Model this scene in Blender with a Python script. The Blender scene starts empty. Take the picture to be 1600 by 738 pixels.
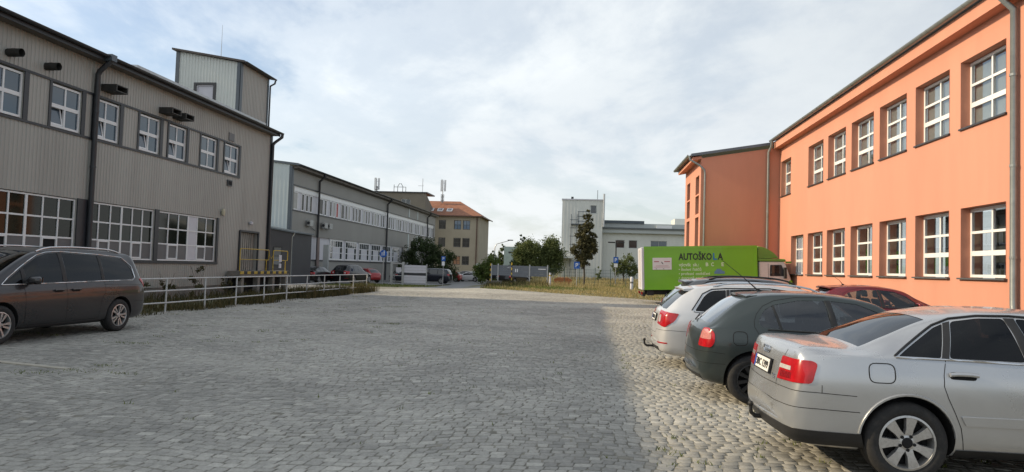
import bpy, bmesh, math, random
import numpy as np
from mathutils import Vector, Matrix
from mathutils.bvhtree import BVHTree
R = math.radians
rng = np.random.default_rng(7)
random.seed(7)
scene = bpy.context.scene
COL = scene.collection

# ---------------------------------------------------------------- camera
cam_d = bpy.data.cameras.new('camera')
cam = bpy.data.objects.new('camera', cam_d)
COL.objects.link(cam)
scene.camera = cam
cam_d.sensor_width = 36.0
cam_d.lens = 36.0 * 1120.0 / 1600.0
cam_d.clip_start = 0.05
cam_d.clip_end = 3000
YAW, PITCH, ROLL = R(6.0), R(2.5), R(1.8)
_hr = Vector((math.cos(YAW), math.sin(YAW), 0)); _hf = Vector((-math.sin(YAW), math.cos(YAW), 0)); _z = Vector((0, 0, 1))
_fw = math.cos(PITCH) * _hf + math.sin(PITCH) * _z
_up = -math.sin(PITCH) * _hf + math.cos(PITCH) * _z
_ir = math.cos(ROLL) * _hr + math.sin(ROLL) * _up
_iu = -math.sin(ROLL) * _hr + math.cos(ROLL) * _up
m = Matrix((( _ir.x, _iu.x, -_fw.x, 0), (_ir.y, _iu.y, -_fw.y, 0), (_ir.z, _iu.z, -_fw.z, 1.6), (0, 0, 0, 1)))
cam.matrix_world = m

# ---------------------------------------------------------------- sun and sky
SUN_ELEV = R(26.5)
SUN_AZ = R(181.5)            # direction towards the sun, measured from +X anticlockwise: left, slightly behind the camera
sun_dir = Vector((math.cos(SUN_ELEV) * math.cos(SUN_AZ), math.cos(SUN_ELEV) * math.sin(SUN_AZ), math.sin(SUN_ELEV)))
sun_d = bpy.data.lights.new('sun', 'SUN')
sun_d.energy = 4.3
sun_d.angle = R(0.6)
sun_d.color = (1.0, 0.81, 0.54)
sun = bpy.data.objects.new('sun', sun_d)
COL.objects.link(sun)
sun.rotation_euler = sun_dir.to_track_quat('Z', 'Y').to_euler()
sun.location = (-40, -10, 40)

world = bpy.data.worlds.new('World')
scene.world = world
world.use_nodes = True
def build_world():
    nt = world.node_tree
    nt.nodes.clear()
    N, L = nt.nodes.new, nt.links.new
    out = N('ShaderNodeOutputWorld'); bg = N('ShaderNodeBackground')
    bg.inputs['Strength'].default_value = 0.145
    sky = N('ShaderNodeTexSky'); sky.sky_type = 'NISHITA'; sky.sun_disc = False
    sky.sun_elevation = SUN_ELEV
    sky.sun_rotation = math.atan2(sun_dir.x, sun_dir.y)
    sky.air_density = 1.0; sky.dust_density = 1.6; sky.ozone_density = 1.2
    tc = N('ShaderNodeTexCoord')
    sep = N('ShaderNodeSeparateXYZ'); L(tc.outputs['Generated'], sep.inputs[0])
    def mth(op, a=None, b=None, va=0.0, vb=0.0, clamp=False):
        n = N('ShaderNodeMath'); n.operation = op; n.use_clamp = clamp
        n.inputs[0].default_value = va; n.inputs[1].default_value = vb
        if a is not None: L(a, n.inputs[0])
        if b is not None: L(b, n.inputs[1])
        return n.outputs[0]
    zc = mth('MAXIMUM', sep.outputs[2], vb=0.0)
    den = mth('ADD', zc, vb=0.16)
    px = mth('DIVIDE', sep.outputs[0], den); py = mth('DIVIDE', sep.outputs[1], den)
    cmb = N('ShaderNodeCombineXYZ'); L(px, cmb.inputs[0]); L(py, cmb.inputs[1])
    def noise(scale, detail, rough, dist=0.0, off=(0, 0, 0), sc=(1, 1, 1)):
        mp = N('ShaderNodeMapping'); L(cmb.outputs[0], mp.inputs[0])
        mp.inputs['Location'].default_value = off; mp.inputs['Scale'].default_value = sc
        n = N('ShaderNodeTexNoise'); L(mp.outputs[0], n.inputs['Vector'])
        n.inputs['Scale'].default_value = scale; n.inputs['Detail'].default_value = detail
        n.inputs['Roughness'].default_value = rough; n.inputs['Distortion'].default_value = dist
        return n.outputs['Fac']
    def ramp(fac, stops):
        r = N('ShaderNodeValToRGB'); L(fac, r.inputs[0])
        e = r.color_ramp.elements
        e[0].position, e[0].color = stops[0][0], stops[0][1]
        e[1].position, e[1].color = stops[-1][0], stops[-1][1]
        for p, c in stops[1:-1]:
            x = e.new(p); x.color = c
        r.color_ramp.interpolation = 'EASE'
        return r.outputs[0]
    g = lambda v: (v, v, v, 1)
    # cloud cover: broad veil with ragged holes
    big = noise(0.55, 7, 0.58, 0.5, (3.3, 1.1, 0), (1.0, 0.75, 1))
    fine = noise(2.3, 9, 0.60, 0.3, (0.3, 5.1, 0), (1.0, 0.6, 1))
    cov = mth('ADD', mth('MULTIPLY', big, vb=0.72), mth('MULTIPLY', fine, vb=0.34))
    cov = ramp(cov, [(0.38, g(0.10)), (0.49, g(0.60)), (0.60, g(0.93))])
    # cloud brightness: grey undersides and bright rims
    sh = noise(0.9, 8, 0.62, 0.4, (8.0, 2.0, 0), (1.0, 0.55, 1))
    tone = ramp(sh, [(0.28, (5.0, 5.4, 5.8, 1)), (0.5, (5.9, 6.25, 6.45, 1)), (0.74, (7.1, 7.35, 7.35, 1))])
    # thin cloud brightens towards the sun
    dt = N('ShaderNodeVectorMath'); dt.operation = 'DOT_PRODUCT'; L(tc.outputs['Generated'], dt.inputs[0]); dt.inputs[1].default_value = tuple(sun_dir)
    glow = mth('ADD', mth('MULTIPLY', mth('POWER', mth('ADD', mth('MULTIPLY', dt.outputs['Value'], vb=0.5), vb=0.5, clamp=True), vb=1.5), vb=0.55), vb=0.72)
    tg = N('ShaderNodeVectorMath'); tg.operation = 'SCALE'; L(tone, tg.inputs[0]); L(glow, tg.inputs['Scale']); tone = tg.outputs['Vector']
    hz = ramp(zc, [(0.0, g(1.0)), (0.30, g(0.0))])
    m0 = N('ShaderNodeMix'); m0.data_type = 'RGBA'
    L(hz, m0.inputs['Factor']); L(tone, m0.inputs['A']); m0.inputs['B'].default_value = (6.0, 6.2, 6.3, 1)
    hm = mth('MULTIPLY', hz, vb=0.55); 
    cov2 = mth('MAXIMUM', cov, hm)
    m1 = N('ShaderNodeMix'); m1.data_type = 'RGBA'
    L(cov2, m1.inputs['Factor']); L(sky.outputs[0], m1.inputs['A']); L(m0.outputs['Result'], m1.inputs['B'])
    L(m1.outputs['Result'], bg.inputs['Color'])
    L(bg.outputs[0], out.inputs['Surface'])
build_world()
vs = scene.view_settings
vs.view_transform = 'Standard'; vs.look = 'None'; vs.exposure = 0.15; vs.gamma = 1.0; vs.use_curve_mapping = False
scene.cycles.max_bounces = 6; scene.cycles.diffuse_bounces = 3; scene.cycles.glossy_bounces = 3
scene.cycles.transparent_max_bounces = 12; scene.cycles.transmission_bounces = 3
scene.cycles.caustics_reflective = False; scene.cycles.caustics_refractive = False
scene.cycles.sample_clamp_indirect = 6.0
try: scene.cycles.use_denoising = True
except Exception: pass

# ---------------------------------------------------------------- materials
MATS = {}
def pbr(name, col, rough=0.6, metal=0.0, var=0.12, vscale=3.0, bump=0.0, bscale=40.0, spec=0.5, coat=0.0,
        stretch=(1, 1, 1), col2=None, dirt=0.0, dirtcol=(0.12, 0.10, 0.08), emit=None, rvar=0.0, coatrough=0.05):
    """principled material with noise colour variation, optional second colour, dirt patches and bump"""
    if name in MATS: return MATS[name]
    M = bpy.data.materials.new(name); M.use_nodes = True
    nt = M.node_tree; N, L = nt.nodes.new, nt.links.new
    b = nt.nodes['Principled BSDF']
    b.inputs['Roughness'].default_value = rough; b.inputs['Metallic'].default_value = metal
    b.inputs['Specular IOR Level'].default_value = spec
    b.inputs['Coat Weight'].default_value = coat; b.inputs['Coat Roughness'].default_value = coatrough
    c = (col[0], col[1], col[2], 1)
    b.inputs['Base Color'].default_value = c
    tc = N('ShaderNodeTexCoord'); mp = N('ShaderNodeMapping'); L(tc.outputs['Object'], mp.inputs[0])
    mp.inputs['Scale'].default_value = stretch
    src = None
    if var or col2:
        n = N('ShaderNodeTexNoise'); L(mp.outputs[0], n.inputs['Vector'])
        n.inputs['Scale'].default_value = vscale; n.inputs['Detail'].default_value = 6; n.inputs['Roughness'].default_value = 0.62
        mr = N('ShaderNodeMapRange'); L(n.outputs['Fac'], mr.inputs[0])
        mr.inputs[1].default_value = 0.3; mr.inputs[2].default_value = 0.7
        mx = N('ShaderNodeMix'); mx.data_type = 'RGBA'; L(mr.outputs[0], mx.inputs['Factor'])
        lo = tuple(max(0, x * (1 - var)) for x in col) + (1,)
        hi = (tuple(min(1, x * (1 + var)) for x in col) if col2 is None else tuple(col2)) + (1,)
        mx.inputs['A'].default_value = lo; mx.inputs['B'].default_value = hi
        src = mx.outputs['Result']
        if rvar:
            mr2 = N('ShaderNodeMapRange'); L(n.outputs['Fac'], mr2.inputs[0])
            mr2.inputs[1].default_value = 0.3; mr2.inputs[2].default_value = 0.7
            mr2.inputs[3].default_value = max(0, rough - rvar); mr2.inputs[4].default_value = min(1, rough + rvar)
            L(mr2.outputs[0], b.inputs['Roughness'])
    if dirt:
        n2 = N('ShaderNodeTexNoise'); L(mp.outputs[0], n2.inputs['Vector'])
        n2.inputs['Scale'].default_value = vscale * 2.3; n2.inputs['Detail'].default_value = 8; n2.inputs['Roughness'].default_value = 0.7
        mr = N('ShaderNodeMapRange'); L(n2.outputs['Fac'], mr.inputs[0])
        mr.inputs[1].default_value = 0.48; mr.inputs[2].default_value = 0.75; mr.inputs[4].default_value = dirt
        mx = N('ShaderNodeMix'); mx.data_type = 'RGBA'; L(mr.outputs[0], mx.inputs['Factor'])
        if src: L(src, mx.inputs['A'])
        else: mx.inputs['A'].default_value = c
        mx.inputs['B'].default_value = tuple(dirtcol) + (1,)
        src = mx.outputs['Result']
    if src: L(src, b.inputs['Base Color'])
    if bump:
        n3 = N('ShaderNodeTexNoise'); L(mp.outputs[0], n3.inputs['Vector'])
        n3.inputs['Scale'].default_value = bscale; n3.inputs['Detail'].default_value = 4
        bp = N('ShaderNodeBump'); bp.inputs['Strength'].default_value = bump; bp.inputs['Distance'].default_value = 0.01
        L(n3.outputs['Fac'], bp.inputs['Height']); L(bp.outputs[0], b.inputs['Normal'])
    if emit:
        b.inputs['Emission Color'].default_value = tuple(emit[:3]) + (1,); b.inputs['Emission Strength'].default_value = emit[3]
    MATS[name] = M
    return M

def attr_mat(name, c_lo, c_hi, rough=0.85, attr='tone', var=0.25, vscale=30, bump=0.3, bscale=120, translucent=0.0, spec=0.3):
    """colour from a per-face 'tone' attribute between two colours plus fine noise"""
    if name in MATS: return MATS[name]
    M = bpy.data.materials.new(name); M.use_nodes = True
    nt = M.node_tree; N, L = nt.nodes.new, nt.links.new
    b = nt.nodes['Principled BSDF']; b.inputs['Roughness'].default_value = rough
    b.inputs['Specular IOR Level'].default_value = spec
    at = N('ShaderNodeAttribute'); at.attribute_name = attr
    mx = N('ShaderNodeMix'); mx.data_type = 'RGBA'; L(at.outputs['Fac'], mx.inputs['Factor'])
    mx.inputs['A'].default_value = tuple(c_lo) + (1,); mx.inputs['B'].default_value = tuple(c_hi) + (1,)
    src = mx.outputs['Result']
    if var:
        tc = N('ShaderNodeTexCoord'); n = N('ShaderNodeTexNoise'); L(tc.outputs['Object'], n.inputs['Vector'])
        n.inputs['Scale'].default_value = vscale; n.inputs['Detail'].default_value = 5
        mr = N('ShaderNodeMapRange'); L(n.outputs['Fac'], mr.inputs[0])
        mr.inputs[1].default_value = 0.25; mr.inputs[2].default_value = 0.75
        mr.inputs[3].default_value = 1 - var; mr.inputs[4].default_value = 1 + var
        m2 = N('ShaderNodeMix'); m2.data_type = 'RGBA'; m2.blend_type = 'MULTIPLY'; m2.inputs['Factor'].default_value = 1
        L(src, m2.inputs['A']); L(mr.outputs[0], m2.inputs['B']); src = m2.outputs['Result']
        if bump:
            n3 = N('ShaderNodeTexNoise'); L(tc.outputs['Object'], n3.inputs['Vector']); n3.inputs['Scale'].default_value = bscale
            bp = N('ShaderNodeBump'); bp.inputs['Strength'].default_value = bump; bp.inputs['Distance'].default_value = 0.008
            L(n3.outputs['Fac'], bp.inputs['Height']); L(bp.outputs[0], b.inputs['Normal'])
    L(src, b.inputs['Base Color'])
    if translucent:
        tr = N('ShaderNodeBsdfTranslucent'); L(src, tr.inputs['Color'])
        ms = N('ShaderNodeMixShader'); ms.inputs[0].default_value = translucent
        L(b.outputs[0], ms.inputs[1]); L(tr.outputs[0], ms.inputs[2])
        L(ms.outputs[0], nt.nodes['Material Output'].inputs['Surface'])
    MATS[name] = M
    return M

def thin_glass(name, tint, ior=1.5, extra=0.0, rough=0.0, gain=1.5):
    """window glass without thickness: tinted see-through plus fresnel mirror"""
    if name in MATS: return MATS[name]
    M = bpy.data.materials.new(name); M.use_nodes = True
    nt = M.node_tree; N, L = nt.nodes.new, nt.links.new
    nt.nodes.remove(nt.nodes['Principled BSDF'])
    t = N('ShaderNodeBsdfTransparent'); t.inputs[0].default_value = tuple(tint) + (1,)
    gl = N('ShaderNodeBsdfGlossy'); gl.inputs['Color'].default_value = (0.95, 0.97, 1, 1); gl.inputs['Roughness'].default_value = rough
    fr = N('ShaderNodeFresnel'); geo = N('ShaderNodeNewGeometry'); mi = N('ShaderNodeMix')
    L(geo.outputs['Backfacing'], mi.inputs['Factor']); mi.inputs['A'].default_value = ior; mi.inputs['B'].default_value = 1.0 / ior; L(mi.outputs['Result'], fr.inputs['IOR'])
    ad = N('ShaderNodeMath'); ad.operation = 'MULTIPLY_ADD'; ad.use_clamp = True
    L(fr.outputs[0], ad.inputs[0]); ad.inputs[1].default_value = gain; ad.inputs[2].default_value = extra
    ms = N('ShaderNodeMixShader'); L(ad.outputs[0], ms.inputs[0]); L(t.outputs[0], ms.inputs[1]); L(gl.outputs[0], ms.inputs[2])
    L(ms.outputs[0], nt.nodes['Material Output'].inputs['Surface'])
    MATS[name] = M
    return M

# ---------------------------------------------------------------- mesh helpers
class MB:
    def __init__(s): s.v = []; s.f = []; s.m = []
    def quad(s, a, b, c, d, mi=0):
        n = len(s.v); s.v += [tuple(a), tuple(b), tuple(c), tuple(d)]; s.f.append((n, n + 1, n + 2, n + 3)); s.m.append(mi); return s
    def tri(s, a, b, c, mi=0):
        n = len(s.v); s.v += [tuple(a), tuple(b), tuple(c)]; s.f.append((n, n + 1, n + 2)); s.m.append(mi); return s
    def box(s, x0, x1, y0, y1, z0, z1, mi=0):
        n = len(s.v)
        if x0 > x1: x0, x1 = x1, x0
        if y0 > y1: y0, y1 = y1, y0
        if z0 > z1: z0, z1 = z1, z0
        s.v += [(x0, y0, z0), (x1, y0, z0), (x1, y1, z0), (x0, y1, z0), (x0, y0, z1), (x1, y0, z1), (x1, y1, z1), (x0, y1, z1)]
        for q in ((0, 3, 2, 1), (4, 5, 6, 7), (0, 1, 5, 4), (1, 2, 6, 5), (2, 3, 7, 6), (3, 0, 4, 7)):
            s.f.append(tuple(n + i for i in q)); s.m.append(mi)
        return s
    def prism(s, pts, axis, a0, a1, mi=0):
        """polygon pts (2D) extruded along axis 0/1/2 from a0 to a1"""
        n = len(s.v); k = len(pts)
        def mk(p, a):
            if axis == 0: return (a, p[0], p[1])
            if axis == 1: return (p[0], a, p[1])
            return (p[0], p[1], a)
        s.v += [mk(p, a0) for p in pts] + [mk(p, a1) for p in pts]
        s.f.append(tuple(range(n, n + k))); s.m.append(mi)
        s.f.append(tuple(range(n + 2 * k - 1, n + k - 1, -1))); s.m.append(mi)
        for i in range(k):
            j = (i + 1) % k
            s.f.append((n + j, n + i, n + k + i, n + k + j)); s.m.append(mi)
        return s
    def tube(s, path, r, n=8, cap=True, mi=0):
        path = [Vector(p) for p in path]
        rs = r if isinstance(r, (list, tuple)) else [r] * len(path)
        base = len(s.v); ref = None
        for i, p in enumerate(path):
            if i == 0: d = path[1] - p
            elif i == len(path) - 1: d = p - path[i - 1]
            else: d = (path[i + 1] - p).normalized() + (p - path[i - 1]).normalized()
            d = d.normalized()
            if ref is None:
                ref = Vector((0, 0, 1)) if abs(d.z) < 0.9 else Vector((1, 0, 0))
            u = (ref - d * ref.dot(d)).normalized(); w = d.cross(u); ref = u
            for k in range(n):
                a = 2 * math.pi * k / n
                s.v.append(tuple(p + (u * math.cos(a) + w * math.sin(a)) * rs[i]))
        for i in range(len(path) - 1):
            for k in range(n):
                a = base + i * n + k; b = base + i * n + (k + 1) % n
                s.f.append((a, b, b + n, a + n)); s.m.append(mi)
        if cap:
            s.f.append(tuple(base + k for k in range(n - 1, -1, -1))); s.m.append(mi)
            e = base + (len(path) - 1) * n
            s.f.append(tuple(e + k for k in range(n))); s.m.append(mi)
        return s
    def lathe(s, prof, n=24, axis='y', c=(0, 0, 0), mi=0):
        """profile [(radius, along)] turned round axis"""
        b = len(s.v)
        for (r, a) in prof:
            for k in range(n):
                t = 2 * math.pi * k / n; x, z = r * math.cos(t), r * math.sin(t)
                p = (x, a, z) if axis == 'y' else ((x, z, a) if axis == 'z' else (a, x, z))
                s.v.append((p[0] + c[0], p[1] + c[1], p[2] + c[2]))
        for i in range(len(prof) - 1):
            for k in range(n):
                q = b + i * n + k; w = b + i * n + (k + 1) % n
                s.f.append((q, w, w + n, q + n)); s.m.append(mi)
        return s
    def add(s, verts, faces, mi=0):
        n = len(s.v); s.v += [tuple(v) for v in verts]
        for f in faces: s.f.append(tuple(i + n for i in f)); s.m.append(mi)
        return s
    def build_split(s, name, mat, parent=None, **k):
        par = list(range(len(s.v)))
        def find(i):
            while par[i] != i: par[i] = par[par[i]]; i = par[i]
            return i
        for f in s.f:
            r0 = find(f[0])
            for i in f[1:]: par[find(i)] = r0
        groups = {}
        for f, mi in zip(s.f, s.m): groups.setdefault(find(f[0]), []).append((f, mi))
        out = []
        for fs in groups.values():
            q = MB(); idx = {}
            for f, mi in fs:
                for i in f:
                    if i not in idx: idx[i] = len(q.v); q.v.append(s.v[i])
                q.f.append(tuple(idx[i] for i in f)); q.m.append(mi)
            out.append(q.build(name, mat, parent, **k))
        return out
    def build(s, name, mat, parent=None, loc=None, smooth=False, recalc=True, bevel=0):
        me = bpy.data.meshes.new(name)
        me.from_pydata(s.v, [], s.f)
        mats = mat if isinstance(mat, (list, tuple)) else [mat]
        for q in mats: me.materials.append(q)
        if len(mats) > 1: me.polygons.foreach_set('material_index', s.m)
        if recalc or bevel:
            bm = bmesh.new(); bm.from_mesh(me)
            if bevel:
                bmesh.ops.remove_doubles(bm, verts=bm.verts, dist=1e-5)
                bmesh.ops.bevel(bm, geom=[e for e in bm.edges], offset=bevel, segments=1, affect='EDGES', clamp_overlap=True)
            bmesh.ops.recalc_face_normals(bm, faces=bm.faces); bm.to_mesh(me); bm.free()
        if smooth: me.polygons.foreach_set('use_smooth', [True] * len(me.polygons))
        me.update()
        return link(name, me, parent, loc)

def link(name, me, parent=None, loc=None, rot=None):
    o = bpy.data.objects.new(name, me); COL.objects.link(o)
    if parent is not None: o.parent = parent
    if loc is not None: o.location = loc
    if rot is not None: o.rotation_euler = rot
    return o
def thing(name, label, cat, loc=(0, 0, 0), rotz=0.0, group=None):
    o = bpy.data.objects.new(name, None); COL.objects.link(o)
    o.empty_display_size = 0.2
    o.location = loc; o.rotation_euler = (0, 0, rotz)
    return tag(o, label, cat, group)
def tag(o, label, cat, group=None, kind=None):
    o['label'] = label; o['category'] = cat
    if group: o['group'] = group
    if kind: o['kind'] = kind
    return o
def struct(o):
    o['kind'] = 'structure'; return o
def smooth_auto(o, ang=35):
    me = o.data
    me.polygons.foreach_set('use_smooth', [True] * len(me.polygons))
    try: me.set_sharp_from_angle(angle=R(ang))
    except Exception: pass
    return o
def copy_tree(o, parent=None):
    c = o.copy(); COL.objects.link(c)
    if parent is not None: c.parent = parent
    for ch in list(o.children): copy_tree(ch, c)
    return c
def text_mesh(s, size, font_bold=0.0, extrude=0.002):
    cu = bpy.data.curves.new('lettering', 'FONT'); cu.body = s; cu.size = size
    cu.align_x = 'LEFT'; cu.align_y = 'BOTTOM_BASELINE'; cu.extrude = extrude; cu.offset = font_bold; cu.resolution_u = 2
    ob = bpy.data.objects.new('lettering', cu); COL.objects.link(ob)
    dg = bpy.context.evaluated_depsgraph_get(); dg.update()
    me = bpy.data.meshes.new_from_object(ob.evaluated_get(dg))
    bpy.data.objects.remove(ob); bpy.data.curves.remove(cu)
    return me
def lettering(s, size, mat, parent, loc, rot, width=None, bold=0.0, name='lettering', height=None):
    me = text_mesh(s, size, bold)
    vs_ = np.empty(len(me.vertices) * 3); me.vertices.foreach_get('co', vs_); vs_ = vs_.reshape(-1, 3)
    if width: vs_[:, 0] = (vs_[:, 0] - vs_[:, 0].min()) * (width / max(1e-6, np.ptp(vs_[:, 0])))
    me.vertices.foreach_set('co', vs_.ravel()); me.update()
    me.materials.clear(); me.materials.append(mat)
    return link(name, me, parent, loc, rot)
def pchip(xs, ys, x):
    xs = np.asarray(xs, float); ys = np.asarray(ys, float); x = np.clip(np.asarray(x, float), xs[0], xs[-1])
    h = np.diff(xs); d = np.diff(ys) / h; n = len(xs); mm = np.zeros(n)
    mm[0], mm[-1] = d[0], d[-1]
    for i in range(1, n - 1):
        if d[i - 1] * d[i] > 0:
            w1, w2 = 2 * h[i] + h[i - 1], h[i] + 2 * h[i - 1]
            mm[i] = (w1 + w2) / (w1 / d[i - 1] + w2 / d[i])
    k = np.clip(np.searchsorted(xs, x, side='right') - 1, 0, n - 2); t = (x - xs[k]) / h[k]
    return ((1 + 2 * t) * (1 - t) ** 2 * ys[k] + t * (1 - t) ** 2 * h[k] * mm[k] + t * t * (3 - 2 * t) * ys[k + 1] + t * t * (t - 1) * h[k] * mm[k + 1])
def rounded(pts, r, seg=4):
    """round the corners of a polygon"""
    out = []; n = len(pts); rr = r if isinstance(r, (list, tuple)) else [r] * n
    for i in range(n):
        p = Vector(pts[i]); a = Vector(pts[i - 1]); b = Vector(pts[(i + 1) % n])
        da, db = (a - p), (b - p); k = min(rr[i], da.length * 0.48, db.length * 0.48)
        if k < 1e-5: out.append(tuple(p)); continue
        A = p + da.normalized() * k; B = p + db.normalized() * k
        for j in range(seg + 1):
            t = j / seg; q = A * (1 - t) ** 2 + p * 2 * t * (1 - t) + B * t * t
            out.append(tuple(q))
    return out
# ---------------------------------------------------------------- vehicles
BLACK = pbr('black_plastic', (0.012, 0.012, 0.013), 0.55, var=0.3, vscale=8)
DARK = pbr('dark_void', (0.006, 0.006, 0.007), 0.9, var=0.2)
RUBBER = pbr('tyre_rubber', (0.018, 0.018, 0.019), 0.85, var=0.35, vscale=14, bump=0.2, bscale=90, dirt=0.35, dirtcol=(0.07, 0.06, 0.05))
SEAM = pbr('panel_gap', (0.008, 0.008, 0.009), 0.9, var=0)
CHROME = pbr('chrome_trim', (0.62, 0.63, 0.65), 0.18, metal=1.0, var=0.05)
ALLOY = pbr('alloy_silver', (0.46, 0.46, 0.46), 0.34, metal=0.7, var=0.10, vscale=20, dirt=0.35, dirtcol=(0.13, 0.11, 0.09))
REDLENS = pbr('red_lens', (0.36, 0.004, 0.008), 0.22, var=0.25, vscale=12, coat=0.3)
DEEPLENS = pbr('deep_red_lens', (0.20, 0.003, 0.006), 0.2, var=0.3, vscale=40, coat=0.4)
CLEARLENS = pbr('clear_lens', (0.50, 0.49, 0.48), 0.14, var=0.15, vscale=30, coat=1.0)
PINKLENS = pbr('pale_red_lens', (0.52, 0.20, 0.18), 0.14, var=0.2, vscale=30, coat=1.0)
HEADLENS = pbr('headlamp_lens', (0.35, 0.37, 0.39), 0.1, metal=0.4, var=0.2, vscale=20, coat=1.0)
PLATE = pbr('number_plate_white', (0.72, 0.72, 0.70), 0.45, var=0.05)
PLATEBLUE = pbr('number_plate_blue', (0.02, 0.06, 0.35), 0.45, var=0.05)
INK = pbr('black_lettering', (0.012, 0.012, 0.014), 0.5, var=0)
SEAT = pbr('seat_fabric', (0.03, 0.03, 0.033), 0.9, var=0.3, vscale=10)
GLASS = thin_glass('car_glass', (0.50, 0.54, 0.53), 1.5)
GLASSDARK = thin_glass('car_glass_tinted', (0.10, 0.105, 0.115), 1.45, gain=.9)
GLASSMID = thin_glass('car_glass_grey', (0.28, 0.31, 0.32), 1.5, 0.03)
GLASSWS = thin_glass('windscreen_glass', (.30, .33, .33), 1.5, .20)
GLASSFAR = pbr('dark_car_window', (0.012, 0.014, 0.017), 0.04, var=0.2, spec=0.8)
def paint(name, col, metal=0.5, rough=0.36, dirt=0.10, dirtcol=(0.16, 0.14, 0.11)):
    return pbr(name, col, rough, metal=metal, var=0.05, vscale=1.2, coat=0.55, dirt=dirt, dirtcol=dirtcol, rvar=0.06, coatrough=0.06)

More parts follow.
